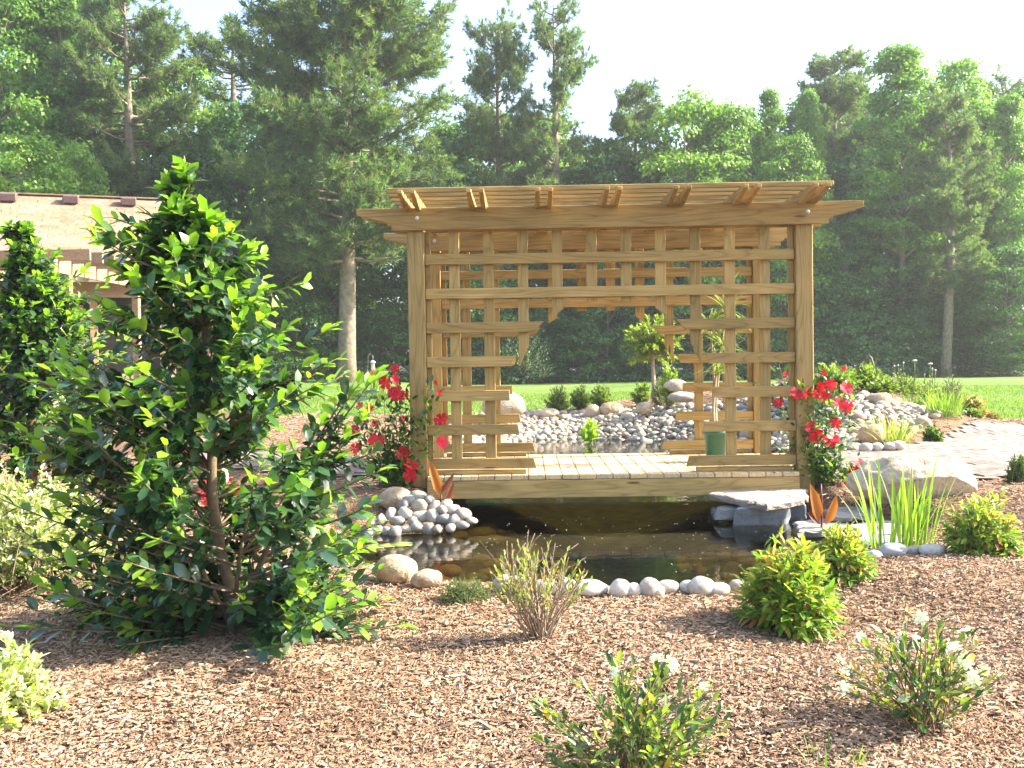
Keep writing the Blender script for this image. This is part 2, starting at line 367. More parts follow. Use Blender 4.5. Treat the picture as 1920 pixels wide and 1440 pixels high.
# water sheet: pond outline pushed outward under the banks
cpd = POND.mean(0); nrm_ = []
PW = []
for k in range(len(POND)):
    a, b = POND[k-1], POND[(k+1) % len(POND)]; t = b-a; n = np.array([t[1], -t[0]])/(np.hypot(*t)+1e-9); PW.append(POND[k]+n*.07)
bm = bmesh.new(); vs = [bm.verts.new((p[0], p[1], WZ)) for p in PW]; f = bm.faces.new(vs); bmesh.ops.triangulate(bm, faces=[f]); bm.normal_update()
if sum(ff.normal.z for ff in bm.faces) < 0: bmesh.ops.reverse_faces(bm, faces=bm.faces[:])
me = bpy.data.meshes.new('water'); bm.to_mesh(me); bm.free(); me.materials.append(WATER); obj('water', me, kind='structure')

# pavers ------------------------------------------------------------
PAVER = stonemat('concrete_paver', [(.20,.15,.13),(.26,.205,.175),(.23,.185,.165),(.28,.22,.185)], 8, .85)
SAND = plain('joint_sand', (.17,.13,.11), (.23,.185,.155), 40, .9)
_bx = {}
def boxmesh(L, W_, H, b, mat, key=''):
    k = (round(L,3), round(W_,3), round(H,3), round(b,4), mat.name, key)
    if k not in _bx:
        bm = bmesh.new(); bmesh.ops.create_cube(bm, size=1.0)
        for v in bm.verts: v.co = (v.co.x*L, v.co.y*W_, v.co.z*H)
        if b > 0: bmesh.ops.bevel(bm, geom=bm.edges[:], offset=b, segments=1, affect='EDGES', profile=.5)
        me = bpy.data.meshes.new('board'); bm.to_mesh(me); bm.free(); me.materials.append(mat); _bx[k] = me
    return _bx[k]
def flat_poly(poly, dz, name, mat):
    """a sheet that follows the ground inside poly"""
    x0,x1 = min(p[0] for p in poly), max(p[0] for p in poly); y0,y1 = min(p[1] for p in poly), max(p[1] for p in poly)
    gx = np.arange(x0, x1+.12, .12); gy = np.arange(y0, y1+.12, .12); X, Y = np.meshgrid(gx, gy); Z = hz(X, Y)+dz
    P = np.stack([X,Y,Z],-1).reshape(-1,3); n = len(gx); ii = np.arange(len(gy)-1)[:,None]*n+np.arange(n-1)[None,:]
    q = np.stack([ii,ii+1,ii+n+1,ii+n],-1).reshape(-1,4); c = P[q].mean(1); q = q[pip(c[:,0],c[:,1],poly)]
    u, inv = np.unique(q, return_inverse=True); mb = MB(); mb.add(P[u], quads(inv.reshape(-1,4))); return obj(name, mb.mesh(name, mat), kind='structure')
npav = 0
for poly, nm, ang in ((PATH_R, 'path', .5), (PATH_L, 'path', -.4)):
    pth = flat_poly(poly, .022, nm, SAND)
    ca, sa = math.cos(ang), math.sin(ang); pcs = []
    for ui in range(-90, 90):
        for wi in range(-160, 160):
            uu = (ui + .5*(wi % 2))*.205; ww = wi*.105; x = 5+uu*ca-ww*sa if ang > 0 else -4+uu*ca-ww*sa; y = 11+uu*sa+ww*ca
            pcs.append((x, y))
    pcs = np.array(pcs); keep = pip(pcs[:,0], pcs[:,1], poly) & (np.abs(pcs[:,0]) < 9) & (pdist(pcs[:,0], pcs[:,1], poly) > .06); pcs = pcs[keep]
    zz = hz(pcs[:,0], pcs[:,1]); gxs = (hz(pcs[:,0]+.05, pcs[:,1])-hz(pcs[:,0]-.05, pcs[:,1]))/.1; gys = (hz(pcs[:,0], pcs[:,1]+.05)-hz(pcs[:,0], pcs[:,1]-.05))/.1
    order = np.argsort(np.hypot(pcs[:,0], pcs[:,1])); pm = boxmesh(.2025, .1025, .05, .004, PAVER); rest = MB()
    bv, bf = np.array([v.co[:] for v in pm.vertices]), None
    bm = bmesh.new(); bm.from_mesh(pm); bmesh.ops.triangulate(bm, faces=bm.faces[:]); bv = np.array([v.co[:] for v in bm.verts]); bf = np.array([[v.index for v in f.verts] for f in bm.faces]); bm.free()
    vis = 0
    for r_, k in enumerate(order):
        x, y = pcs[k]; pxv = 989+x*1900/y
        Mw = T((x, y, zz[k]+.010+R.uniform(-.0015,.0015))) @ Matrix.Rotation(math.atan(gys[k]),4,'X') @ Matrix.Rotation(-math.atan(gxs[k]),4,'Y') @ Matrix.Rotation(ang, 4, 'Z')
        if vis < (260 if ang > 0 else 40) and 560 < pxv < 1990: obj('paver', pm, pth, Mw); vis += 1
        else:
            A = np.array(Mw)[:3,:3]; rest.add(bv@A.T+np.array(Mw)[:3,3], bf, 0, False)
    obj('distant_pavers', rest.mesh('distant_pavers', PAVER), pth, kind='stuff')

# ------------------------------------------------------------------ bridge pergola
def board(name, axis, L, A, B, c, mat, parent, b=.004):
    """axis: long axis; A = size along the thinner world axis listed first, B the other. x:(Y,Z) y:(X,Z) z:(X,Y)"""
    if axis == 'x': me = boxmesh(L, A, B, b, mat); rot = Matrix.Identity(4)
    elif axis == 'y': me = boxmesh(L, A, B, b, mat); rot = Matrix.Rotation(rad(90), 4, 'Z')
    else: me = boxmesh(L, B, A, b, mat); rot = Matrix.Rotation(rad(-90), 4, 'Y')
    return obj(name, me, parent, T(c) @ rot)
def prism(name, poly, t, axis, c, mat, parent):
    """poly in (along, across) local coords; extruded by t. x: along X across Z; z: along Z across X; y: along Y across Z"""
    bm = bmesh.new(); A = [bm.verts.new((u, -t/2, w_)) for u, w_ in poly]; f = bm.faces.new(A)
    r = bmesh.ops.extrude_face_region(bm, geom=[f]); bmesh.ops.translate(bm, vec=(0,t,0), verts=[g for g in r['geom'] if isinstance(g, bmesh.types.BMVert)])
    bmesh.ops.recalc_face_normals(bm, faces=bm.faces[:])
    bmesh.ops.bevel(bm, geom=bm.edges[:], offset=.003, segments=1, affect='EDGES')
    me = bpy.data.meshes.new(name); bm.to_mesh(me); bm.free(); me.materials.append(mat)
    rot = {'x': Matrix.Identity(4), 'y': Matrix.Rotation(rad(90),4,'Z'), 'z': Matrix.Rotation(rad(-90),4,'Y')}[axis]
    return obj(name, me, parent, T(c) @ rot)
DZ = .645; XC = .70; PXL, PXR = -.92, 2.323; YF, YB = 8.57, 10.17
BR = thing('pergola_bridge', 'golden pine pergola with round lattice opening on a plank bridge over the pond', 'pergola', (XC, YF, DZ))
for y in (YF, YB):
    for x in (PXL, PXR): board('post', 'z', 2.87-.28, .142, .142, (x, y, (2.87+.28)/2), WOOD, BR, .006)
def beam_poly(x0, x1, h):
    s = [(x0,h/2),(x0,h/2-.055),(x0+.255,-.028),(x0+.255,-.046),(x0+.29,-.052),(x0+.29,-h/2),(x1-.29,-h/2),(x1-.29,-.052),(x1-.255,-.046),(x1-.255,-.028),(x1,h/2-.055),(x1,h/2)]
    return s
bolt_v, bolt_f = lathe([(0,0),(.017,0),(.018,.004),(.012,.009),(0,.010)], 12)
bolt_mb = MB(); bolt_mb.add(bolt_v, bolt_f); bolt_me = bolt_mb.mesh('bolt', STEEL)
for y in (YF, YB):
    for s, ext in ((-1, 2.105), (1, 2.09)):
        yy = y + s*(.071+.0215)
        be = prism('beam', beam_poly(-ext, ext, .186), .040, 'x', (XC, yy, 2.793), WOOD, BR)
        if s < 0:
            for x in (PXL, PXR): obj('bolt', bolt_me, be, T((x+.02, yy-.020, 2.80)) @ Matrix.Rotation(rad(90),4,'X'))
# rafters
rp_ = [(-1.36,.05),(-1.36,.022),(-.985,-.048),(.985,-.048),(1.36,.022),(1.36,.05)]
RAFT = None
for k in range(7):
    for s in (-1,1):
        x = XC + (k-3)*.5455 + s*.05
        prism('rafter', rp_, .038, 'y', (x, (YF+YB)/2, 2.912), WOOD, BR)
for k in range(12):
    board('purlin', 'x', 3.58, .04, .038, (XC-.03+R.uniform(-.008,.008), 8.17+k*.21, 2.982), WOOD, BR)
# lattice
CZ, CR = 1.33, .85
CUT = {2: (.555,.635), 3: (.80,.83), 4: (.85,.852), 5: (.785,.768), 6: (.655,.63)}
def lattice(yc):
    yr, ysl = yc-.030, yc+.010
    for x in (PXL+.071+.024, PXR-.071-.024): board('lattice_stile', 'z', 2.70-.69, .044, .04, (x, yc+.012, (2.70+.69)/2), WOOD, BR)
    for k in range(7):
        z = 2.46-.287*k; h = .044
        xa, xb = PXL+.075, PXR-.075
        if k < 2: board('rail', 'x', xb-xa, .036, .088, (XC, yr, z), WOOD, BR)
        else:
            t_, b_ = CUT[k]
            prism('rail', [(xa-XC,h),(-t_,h),(-b_,-h),(xa-XC,-h)], .036, 'x', (XC, yr, z), WOOD, BR)
            prism('rail', [(b_,-h),(t_,h),(xb-XC,h),(xb-XC,-h)], .036, 'x', (XC, yr, z), WOOD, BR)
    for i_ in range(10):
        x = XC+(i_-4.5)*.29; hw = .0445
        dx = abs(x-XC)
        zt = 2.70; CRs = .80
        if dx > .88: board('slat', 'z', zt-.69, .089, .034, (x, ysl, (zt+.69)/2), WOOD, BR)
        else:
            def cz(xx): return CZ + math.sqrt(max(CRs**2-(xx-XC)**2, .001)) if abs(xx-XC) < CRs else CZ+.12
            za, zb = cz(x-hw), cz(x+hw)
            if abs(i_-4.5) < 1: za = zb = 2.09
            prism('slat', [(zt-CZ, hw),(za-CZ, hw),(zb-CZ,-hw),(zt-CZ,-hw)], .034, 'z', (x, ysl, CZ), WOOD, BR)
    for s in (-1,1):
        board('base_plate', 'x', .80, .09, .035, (XC+s*1.12, yc+.012, DZ+.019), WOOD, BR)
lattice(YF); lattice(YB)
# deck
xb0 = PXL+.071
nb = 22; pitch = (PXR-PXL-.142)/nb
for k in range(nb):
    x = xb0+(k+.5)*pitch
    board('deck_board', 'y', 10.30-8.43, pitch-.006, .038, (x, (10.30+8.43)/2+R.uniform(-.006,.006), DZ-.019), DECKW, BR)
for s, x0 in ((-1, PXL-.071-.09), (1, PXR+.071+.09)):
    for x in (PXL if s < 0 else PXR, x0 if s < 0 else x0):
        board('deck_board', 'y', 1.44, .139, .038, (x, (YF+YB)/2, DZ-.019), DECKW, BR)
for y in (8.452, 9.35, 10.28):
    board('joist', 'x', PXR-PXL-.142 if y < 9 else 3.6, .038, .15, (XC, y, DZ-.038-.078), WOOD, BR)

# ------------------------------------------------------------------ rocks
PEB = stonemat('river_pebble', [(.33,.295,.24),(.46,.385,.285),(.21,.205,.195),(.52,.455,.355),(.40,.29,.18),(.28,.265,.245),(.44,.395,.325),(.33,.245,.165)], 9, .7)
WHITE_ST = stonemat('white_stone', [(.50,.47,.42),(.58,.55,.5),(.45,.40,.33)], 8, .75)
GREY_ST = stonemat('grey_river_rock', [(.34,.31,.27),(.46,.42,.36),(.22,.21,.20),(.60,.54,.46),(.39,.33,.26),(.29,.28,.265)], 9, .7)
TAN_ST = stonemat('tan_boulder', [(.46,.34,.21),(.55,.42,.28),(.5,.4,.3)], 4, .85)
BLUE_ST = stonemat('blue_grey_stone', [(.24,.27,.31),(.32,.34,.36),(.28,.30,.33)], 6, .75)
CREAM_ST = stonemat('cream_sandstone', [(.47,.37,.26),(.50,.41,.31)], 3, .88)
MOSS_ST = stonemat('wet_submerged_stone', [(.50,.36,.13),(.58,.44,.18),(.36,.26,.10)], 6, .6)
PM = []
for k in range(10):
    mb = MB(); v, f = rock(100+k, 2, .22, (1, R.uniform(.65,.95), R.uniform(.5,.72)), 1, .03); mb.add(v, f); PM.append((mb.mesh('pebble', PEB), v, f))
def stone(name, label, cat, px, py_base, wpx, hpx, mat, seed, Y=None, group=None, cuts=0, rough=.16, depth=.75, sub=3, sink=.12, z=None):
    """a stone whose base centre shows at (px, py_base); wpx, hpx its width and height in the photograph"""
    if Y is None:
        p = onground(px, py_base)
    else:
        p = at(px, py_base, Y)
    if z is not None: p[2] = z
    s = p[1]/FPX; W_, H_ = wpx*s/2, hpx*s/2
    v, f = rock(seed, sub, rough, (1,1,1), cuts, .035); ext = v.max(0)-v.min(0); v = (v-(v.max(0)+v.min(0))/2)/ext*2
    v = v*np.array([W_, W_*depth, H_*(1+sink)]); v[:,2] += H_*(1-sink)
    mb = MB(); mb.add(v, f); o = obj(name, mb.mesh(name, mat), None, T(p))
    return tag(o, label, cat, group)
# white edging stones on the near bank
wl = [(700,'large','tan')]
row = [(952,1112,60,34),(985,1114,44,32),(1022,1116,56,30),(1063,1116,42,34),(1108,1117,70,30),(1163,1119,42,34),(1188,1120,34,26),(1218,1118,38,36),(1232,1119,30,22),(1252,1114,44,26),(1290,1114,36,26),(1316,1116,54,36),(1346,1116,46,24),(1384,1110,34,24)]
rlab = ['first white edging stone left of the twiggy shrub on the near bank','small white edging stone behind the left twigs of the bare shrub','white edging stone directly behind the middle of the twiggy shrub','upright white edging stone behind the right twigs of the bare shrub',
 'longest white edging stone just right of the bare shrub on the near bank','rounded white stone next after the longest edging stone','small white stone wedged right beside a larger rounded one','tall wedge shaped white stone in the middle of the edging row','low white stone at the foot of the wedge shaped stone','round pale grey stone leaning behind the wedge shaped one',
 'cream stone left of the tallest stone in the edging row','tallest white rounded stone towards the right end of the edging row','white stone tapering away right of the tallest edging stone','pale tan stone half hidden by the front nandina']
for k, (x, y, w_, h_) in enumerate(row):
    stone('edging_stone', rlab[k], 'stone', x, y, w_, h_, WHITE_ST, 300+k, None, 'white stones edging the near bank', 0, .13)
stone('boulder', 'large tan boulder on the near bank beside the holly', 'boulder', 742, 1092, 84, 52, TAN_ST, 330, cuts=1)
stone('boulder', 'smooth pale boulder right of the large tan one on the near bank', 'boulder', 800, 1102, 60, 34, CREAM_ST, 331)
stone('boulder', 'low tan boulder behind the holly stems', 'boulder', 255, 1050, 110, 44, TAN_ST, 332)
stone('boulder', 'brown boulder at the foot of the left bridge post', 'boulder', 742, 932, 66, 40, TAN_ST, 333, 8.05, z=.44, cuts=1)
# grey rock pile left of the bridge
gp = [(784,926,28,26),(786,942,22,22),(805,930,24,26),(760,958,26,24),(745,970,30,26),(790,962,30,26),(812,962,28,26),(828,950,24,22),(835,968,24,22),(852,968,26,22),(868,958,26,22),(733,958,22,20),(716,968,24,22),(700,975,26,24),(705,990,28,24),(722,990,24,22),(742,992,24,22),(764,986,30,16),(783,982,24,22),(803,986,24,22),(822,986,22,18),(846,984,22,16),(866,978,24,16),(884,970,22,12),(690,992,22,20),(756,940,24,22),(770,932,22,20),(850,950,20,18),(838,938,20,18),(815,944,22,20),(774,972,26,22)]
for k, (x, y, w_, h_) in enumerate(gp):
    Y = 1.0; z_ = WZ+.02+max(0,(990-y))*.0036; p = atz(x, y+6, z_)
    sc_ = p[1]/FPX; me, v, f = PM[k % 10]
    o = obj('river_rock', me, None, T(p) @ Matrix.Rotation(R.uniform(0,6.28),4,'Z') @ Matrix.Rotation(R.uniform(-.4,.4),4,'X') @ Matrix.Diagonal((w_*sc_*R.uniform(.55,.8), w_*sc_*.62, h_*sc_*R.uniform(.8,1.05), 1)))
    o.data = bpy.data.meshes.get('grey_rock_%d' % (k % 10)) or o.data
    if not o.data.name.startswith('grey_rock'):
        m2 = me.copy(); m2.name = 'grey_rock_%d' % (k % 10); m2.materials.clear(); m2.materials.append(GREY_ST); o.data = m2
    tag(o, 'rounded grey river rock in the pile below the left bridge post', 'rock', 'grey river rocks piled by the left bridge post')
# boulders along the far bank
stone('boulder', 'big white boulder standing at the lawn edge behind the left lattice', 'boulder', 945, 784, 82, 50, CREAM_ST, 340, 17.2, cuts=2, rough=.1)
stone('boulder', 'low cream boulder among far pebbles right of the white boulder', 'boulder', 1022, 785, 54, 20, CREAM_ST, 341, 18.0)
stone('boulder', 'tilted cream boulder left of the round tan one on the far bank', 'boulder', 1112, 784, 32, 26, CREAM_ST, 342, 17.9)
stone('boulder', 'round golden tan boulder on the far bank under the shrubs', 'boulder', 1148, 778, 48, 25, TAN_ST, 343, 17.9)
stone('boulder', 'reddish tan boulder on the pebble slope below the small tree', 'boulder', 1208, 775, 32, 22, TAN_ST, 344, 17.2)
stone('boulder', 'rust brown boulder beside the small tree trunk', 'boulder', 1266, 735, 44, 24, TAN_ST, 345, 16.6, cuts=1)
stone('boulder', 'flat pale boulder below the rust brown one by the small tree', 'boulder', 1278, 752, 52, 18, CREAM_ST, 346, 16.2)
stone('boulder', 'tan boulder half buried in the right mound above the pebbles', 'boulder', 1650, 760, 44, 24, CREAM_ST, 347, 12.9)
stone('boulder', 'brown upright boulder behind the striped grass clump', 'boulder', 1636, 832, 52, 36, TAN_ST, 348, 10.6, cuts=2)
stone('boulder', 'huge weathered cream boulder right of the bridge', 'boulder', 1712, 942, 236, 88, CREAM_ST, 349, 7.75, cuts=7, rough=.3, depth=.5, sub=5, sink=.3)
for k, (x, y, w_, h_, lb) in enumerate([(1625,848,30,18,'leftmost white stone of the line edging the paved path'),(1645,846,26,16,'second white stone of the line edging the paved path'),(1668,844,28,15,'third white stone of the line edging the paved path'),(1685,843,28,17,'rightmost white stone of the line edging the paved path')]):
    stone('edging_stone', lb, 'stone', x, y, w_, h_, WHITE_ST, 360+k, 10.1, 'white stones edging the path')
# stones on the right bank
stone('stone', 'blue grey stone on the mulch below the iris clump', 'stone', 1672, 1044, 56, 26, BLUE_ST, 370)
stone('stone', 'flat grey stone right of the blue grey one below the iris', 'stone', 1712, 1042, 42, 18, GREY_ST, 371)
stone('stone', 'pale flat stone at right foot of the iris clump', 'stone', 1748, 1042, 52, 22, WHITE_ST, 372)
stone('stone', 'small round tan stone between middle nandina and blue stone', 'stone', 1640, 1050, 30, 18, WHITE_ST, 373)
def slab(name, label, px_pts, z, t, mat, seed, cat='stone'):
    P = np.array([atz(px, py, z)[:2] for px, py in px_pts]); g = np.random.default_rng(seed)
    Pd = []                      # broken outline
    for a, b in zip(P, np.roll(P,-1,0)):
        for u in np.linspace(0,1,7)[:-1]: Pd.append(a+(b-a)*u + g.normal(0,.012,2))
    Pd = np.array(Pd); c = Pd.mean(0); n = len(Pd); mb = MB(); rings = []
    for s, zz in ((.98,-t),(1.0,-t*.6),(1.01,-t*.3),(.995,-.006),(.96,0),(.72,.004),(.42,.002),(.15,0)):
        q = c+(Pd-c)*s; q3 = np.column_stack([q, np.full(n, z+zz)]); q3[:,2] += .007*vnoise(np.column_stack([q*9, np.full(n, seed)]), seed); q3[:,:2] += g.normal(0,.004,(n,2)) if zz < 0 else 0; rings.append(q3)
    Vv = np.concatenate(rings+[np.array([[c[0],c[1],z-t],[c[0],c[1],z]])]); k = len(rings)
    ii = np.arange(k-1)[:,None]*n+np.arange(n)[None,:]; jj = np.arange(k-1)[:,None]*n+((np.arange(n)+1)%n)[None,:]
    F_ = quads(np.stack([ii,jj,jj+n,ii+n],-1).reshape(-1,4)); s_ = np.arange(n); s2 = (s_+1)%n
    F_ = np.concatenate([F_, np.stack([np.full(n,k*n), s2, s_],-1), np.stack([np.full(n,k*n+1), (k-1)*n+s_, (k-1)*n+s2],-1)])
    mb.add(Vv, F_, 0, False); o = obj(name, mb.mesh(name, mat)); return tag(o, label, cat)
SLABM = stonemat('pinkish_flagstone', [(.37,.30,.255),(.42,.345,.30)], 5, .85)
slab('flagstone', 'pinkish flagstone slab resting on grey blocks at the right water edge', [(1330,924),(1362,908),(1440,905),(1512,912),(1514,928),(1500,934),(1438,944),(1390,936)], .50, .055, SLABM, 5, 'flagstone')
def block(label, px, py, wpx, hpx, z0, dep, seed, mat=BLUE_ST, Y=None):
    p = atz(px, py, z0); s = p[1]/FPX; v, f = rock(seed, 3, .06, (1,1,1), 0, .03)
    v = np.sign(v)*np.abs(v)**.22; g_ = np.random.default_rng(seed); sh_ = g_.normal(0,.16,4); v[:,0] += sh_[0]*v[:,2]+sh_[1]*v[:,1]; v[:,1] += sh_[2]*v[:,2]; v *= (1+.10*vnoise(v*2.3+seed, seed))[:,None]; v = v*np.array([wpx*s/2, dep/2, hpx*s/2]); v[:,2] += hpx*s/2-.03; mb = MB(); mb.add(v, f, 0, False)
    return tag(obj('stone_block', mb.mesh('stone_block', mat), None, T(p+np.array([0,dep/2,0]))), label, 'stone block')
block('big blue grey block under the middle of the flagstone', 1436, 990, 100, 46, WZ-.02, .25, 21)
block('grey stone block under the right end of the flagstone', 1486, 980, 50, 42, WZ-.02, .22, 22)
block('long dark stone under the left end of the flagstone', 1392, 968, 90, 22, WZ+.055, .2, 23, GREY_ST)
block('small wet block below the left corner of the flagstone', 1352, 978, 34, 32, WZ-.06, .16, 24, BLUE_ST)
slab('flat_stone', 'flat grey stepping stone behind the orange canna', [(1545,955),(1600,946),(1660,952),(1650,962),(1560,966)], .42, .05, GREY_ST, 7)
slab('flat_stone', 'flat grey stone lying under the iris leaves', [(1590,985),(1650,974),(1700,978),(1690,996),(1620,1002)], .36, .05, GREY_ST, 8)
slab('flat_stone', 'flat pale grey stone right of the flagstone blocks', [(1490,978),(1540,970),(1590,976),(1580,992),(1500,995)], .36, .05, GREY_ST, 9)
slab('flat_stone', 'long flat grey stone ending behind the middle nandina', [(1600,1008),(1660,1000),(1700,1004),(1690,1016),(1620,1018)], .34, .04, BLUE_ST, 10)
# pebble banks
def pebble_zone(n, poly, smin, smax):
    x0,x1 = min(p[0] for p in poly), max(p[0] for p in poly); y0,y1 = min(p[1] for p in poly), max(p[1] for p in poly); out = []
    cell = {}
    tries = 0
    while len(out) < n and tries < n*10:
        tries += 1; x = R.uniform(x0,x1); y = R.uniform(y0,y1)
        if not pip(np.array([x]), np.array([y]), poly)[0]: continue
        s = R.uniform(smin, smax)*(1.35 if R.random() < .12 else 1); k = (int(x/.2), int(y/.2)); ok = True
        for dx in (-1,0,1):
            for dy in (-1,0,1):
                for (a,b,c) in cell.get((k[0]+dx,k[1]+dy), ()):
                    if (a-x)**2+(b-y)**2 < ((c+s)*.60)**2: ok = False; break
                if not ok: break
            if not ok: break
        if ok: cell.setdefault(k, []).append((x,y,s)); out.append((x,y,s))
    return out
far_poly = [(-1.0,15.2),(-.55,15.6),(.1,16.5),(1.2,16.6),(2.1,15.6),(2.5,14.4),(2.6,13.2),(3.1,12.6),(3.9,13.4),(3.9,14.9),(3.4,16.0),(2.7,17.0),(2.0,17.8),(1.2,18.2),(.2,18.4),(-.8,18.2),(-1.4,17.2)]
str_poly = [(2.6,10.2),(3.3,10.3),(4.0,11.0),(4.8,12.0),(5.5,12.9),(5.2,13.6),(4.5,13.6),(3.9,13.2),(3.2,12.5),(2.65,12.2)]
left_poly = [(-1.1,10.3),(-.62,10.3),(-.6,12.8),(-.55,15.2),(-1.0,15.2),(-1.1,12.5)]
allp = [(p, 'far') for p in pebble_zone(3000, far_poly, .045,.10)] + [(p, 'stream') for p in pebble_zone(1700, str_poly, .04,.085)] + [(p,'side') for p in pebble_zone(260, left_poly, .04,.08)]
ind = sorted(range(len(allp)), key=lambda k: -allp[k][0][2]/allp[k][0][1])
xy = np.array([(p[0],p[1]) for p,_ in allp]); zz = hz(xy[:,0], xy[:,1]); rest = MB(); cnt = 0
for r_, k in enumerate(ind):
    (x,y,s), zn = allp[k]; me, v, f = PM[k % 10]
    Mw = T((x,y,zz[k]+s*.22)) @ Matrix.Rotation(R.uniform(0,6.28),4,'Z') @ Matrix.Rotation(R.uniform(-.5,.5),4,'X') @ Matrix.Scale(s,4)
    if cnt < 300 and zn != 'side':
        o = obj('pebble', me, None, Mw); cnt += 1
        if zn == 'far': tag(o, 'rounded river pebble on the far bank beyond the bridge', 'pebble', 'pebbles on the far pond bank')
        else: tag(o, 'rounded river pebble on the slope right of the bridge', 'pebble', 'pebbles on the slope right of the bridge')
    else:
        A = np.array(Mw); v2, f2 = (ico(1) if s < .075 else (v, f)); 
        if s < .075: v2 = v2*np.array([1,.82,.6])
        rest.add(v2@A[:3,:3].T+A[:3,3], f2)
for poly_, m_ in ((far_poly, 1700), (str_poly, 700)):
    X_ = RNG.uniform(min(p[0] for p in poly_), max(p[0] for p in poly_), m_); Y_ = RNG.uniform(min(p[1] for p in poly_), max(p[1] for p in poly_), m_); K_ = pip(X_, Y_, poly_); X_, Y_ = X_[K_], Y_[K_]; Z_ = hz(X_, Y_); v2, f2 = ico(1)
    for a_, b_, c_ in zip(X_, Y_, Z_): rest.add(v2*R.uniform(.025,.05)*np.array([1,R.uniform(.7,1),.65])+np.array([a_,b_,c_+.008]), f2)
o = obj('small_pebbles', rest.mesh('small_pebbles', PEB), kind='stuff'); tag(o, 'mass of smaller river pebbles filling the pond banks', 'pebbles')
# submerged stones on the shallow left side
mb = MB()
for k in range(420):
    x = R.uniform(-1.3,2.4); y = R.uniform(5.9,8.6)
    if not pip(np.array([x]), np.array([y]), POND)[0]: continue
    z = gz(x,y); s = R.uniform(.05,.13)*(1 if x < .5 else .8); v, f = ico(2); v = v*np.array([s,s*.8,s*.4])
    if z < WZ-.42 or z+.01+s*.42 > WZ-.015: continue
    a = R.uniform(0,6.28); c_, s_ = math.cos(a), math.sin(a)
    mb.add(v@np.array([[c_,s_,0],[-s_,c_,0],[0,0,1]])+np.array([x,y,z+.01]), f)
tag(obj('submerged_stones', mb.mesh('submerged_stones', MOSS_ST), kind='stuff'), 'brown stones seen through the water on the pond bottom', 'stones')

SPECK = plain('floating_pollen', (.5,.5,.4), (.65,.65,.55), 20, .8)
mb = MB(); v, f = ico(1)
for k in range(170):
    x, y = R.uniform(-.4,2.3), R.uniform(6.0,8.4)
    if pip(np.array([x]), np.array([y]), POND)[0]: s = R.uniform(.0025,.006); mb.add(v*np.array([s,s,s*.3])+np.array([x,y,WZ+.001]), f)
tag(obj('floating_specks', mb.mesh('floating_specks', SPECK), kind='stuff'), 'pale specks of pollen and petals floating on the near pond', 'floating specks')
# ------------------------------------------------------------------ mulch chips
def chips(n, sampler, mats, name, lmin, lmax, label):
    x, y = sampler(n); z = hz(x, y); n = len(x)
    L = RNG.uniform(lmin,lmax,n)*RNG.choice([.5,.8,1,1,1.4,2.1], n, p=[.2,.2,.25,.2,.12,.03]); Wd = np.minimum(L*RNG.uniform(.14,.38,n), .013); H = Wd*RNG.uniform(.25,.5,n)
    a = RNG.uniform(0,2*math.pi,n); tilt = RNG.normal(0,.2,n)
    d = np.stack([np.cos(a)*np.cos(tilt), np.sin(a)*np.cos(tilt), np.sin(tilt)],-1)
    up = norm(np.stack([RNG.normal(0,.35,n), RNG.normal(0,.35,n), np.ones(n)],-1)); s = norm(np.cross(d, up)); u = np.cross(s, d)
    c = np.stack([x,y,z+RNG.uniform(.0,.016,n)],-1)
    tp = np.array([(-.5,-.5,0),(.5,-.5,0),(.5,.5,0),(-.5,.5,0),(-.42,.05,1),(.45,-.05,1)])
    V = c[:,None,:] + tp[None,:,0,None]*(L[:,None]*d)[:,None,:] + tp[None,:,1,None]*(Wd[:,None]*s)[:,None,:] + tp[None,:,2,None]*(H[:,None]*u)[:,None,:]
    F_ = np.array([(0,1,5),(0,5,4),(2,3,4),(2,4,5),(1,2,5),(3,0,4)])
    mb = MB(); mb.add(V.reshape(-1,3), (F_[None]+np.arange(n)[:,None,None]*6).reshape(-1,3), 0, False)
    o = obj(name, mb.mesh(name, mats), kind='stuff'); tag(o, label, 'mulch')
def chipmat():
    m, nt, out = mat_new('bark_chip'); g = nt.nodes.new('ShaderNodeNewGeometry')
    rp = ramp(nt, [(0,(.17,.10,.06)),(.2,(.26,.16,.098)),(.5,(.345,.222,.142)),(.75,(.425,.29,.195)),(.94,(.47,.335,.23)),(1,(.54,.42,.31))], g.outputs['Random Per Island'])
    n = noise(nt, coords(nt,'Object',rnd=False), 1.2, 3); b = ramp(nt, [(.32,(.66,.62,.58)),(.5,(.95,.94,.92)),(.7,(1.12,1.1,1.07))], n)
    bsdf(nt, out, mixc(nt, rp.outputs[0], b.outputs[0], 1, 'MULTIPLY'), .85, None, .25); return m
CHIP = chipmat()
def samp_fg(n):
    Y = 2.9+(7.6-2.9)*RNG.random(n)**1.25; X = (RNG.uniform(-1060,1000,n)+0)*Y/1900*1.04
    k = ~pip(X, Y, POND) & (pdist(X, Y, POND) > .1); return X[k], Y[k]
chips(190000, samp_fg, CHIP, 'mulch_chips', .011, .032, 'shredded bark chips covering the beds in front of the pond')
def samp_bg(n):
    Y = RNG.uniform(7.4,21,n); X = RNG.uniform(-4.5,7.5,n)
    k = ~pip(X,Y,POND) & (pdist(X,Y,POND) > .15) & ~pip(X,Y,LAWN_POLY) & ~pip(X,Y,PATH_R) & ~pip(X,Y,PATH_L) & ~pip(X,Y,far_poly) & ~pip(X,Y,str_poly); return X[k], Y[k]
chips(34000, samp_bg, CHIP, 'bed_mulch_chips', .04, .08, 'bark chips on the planting beds round the far pond')

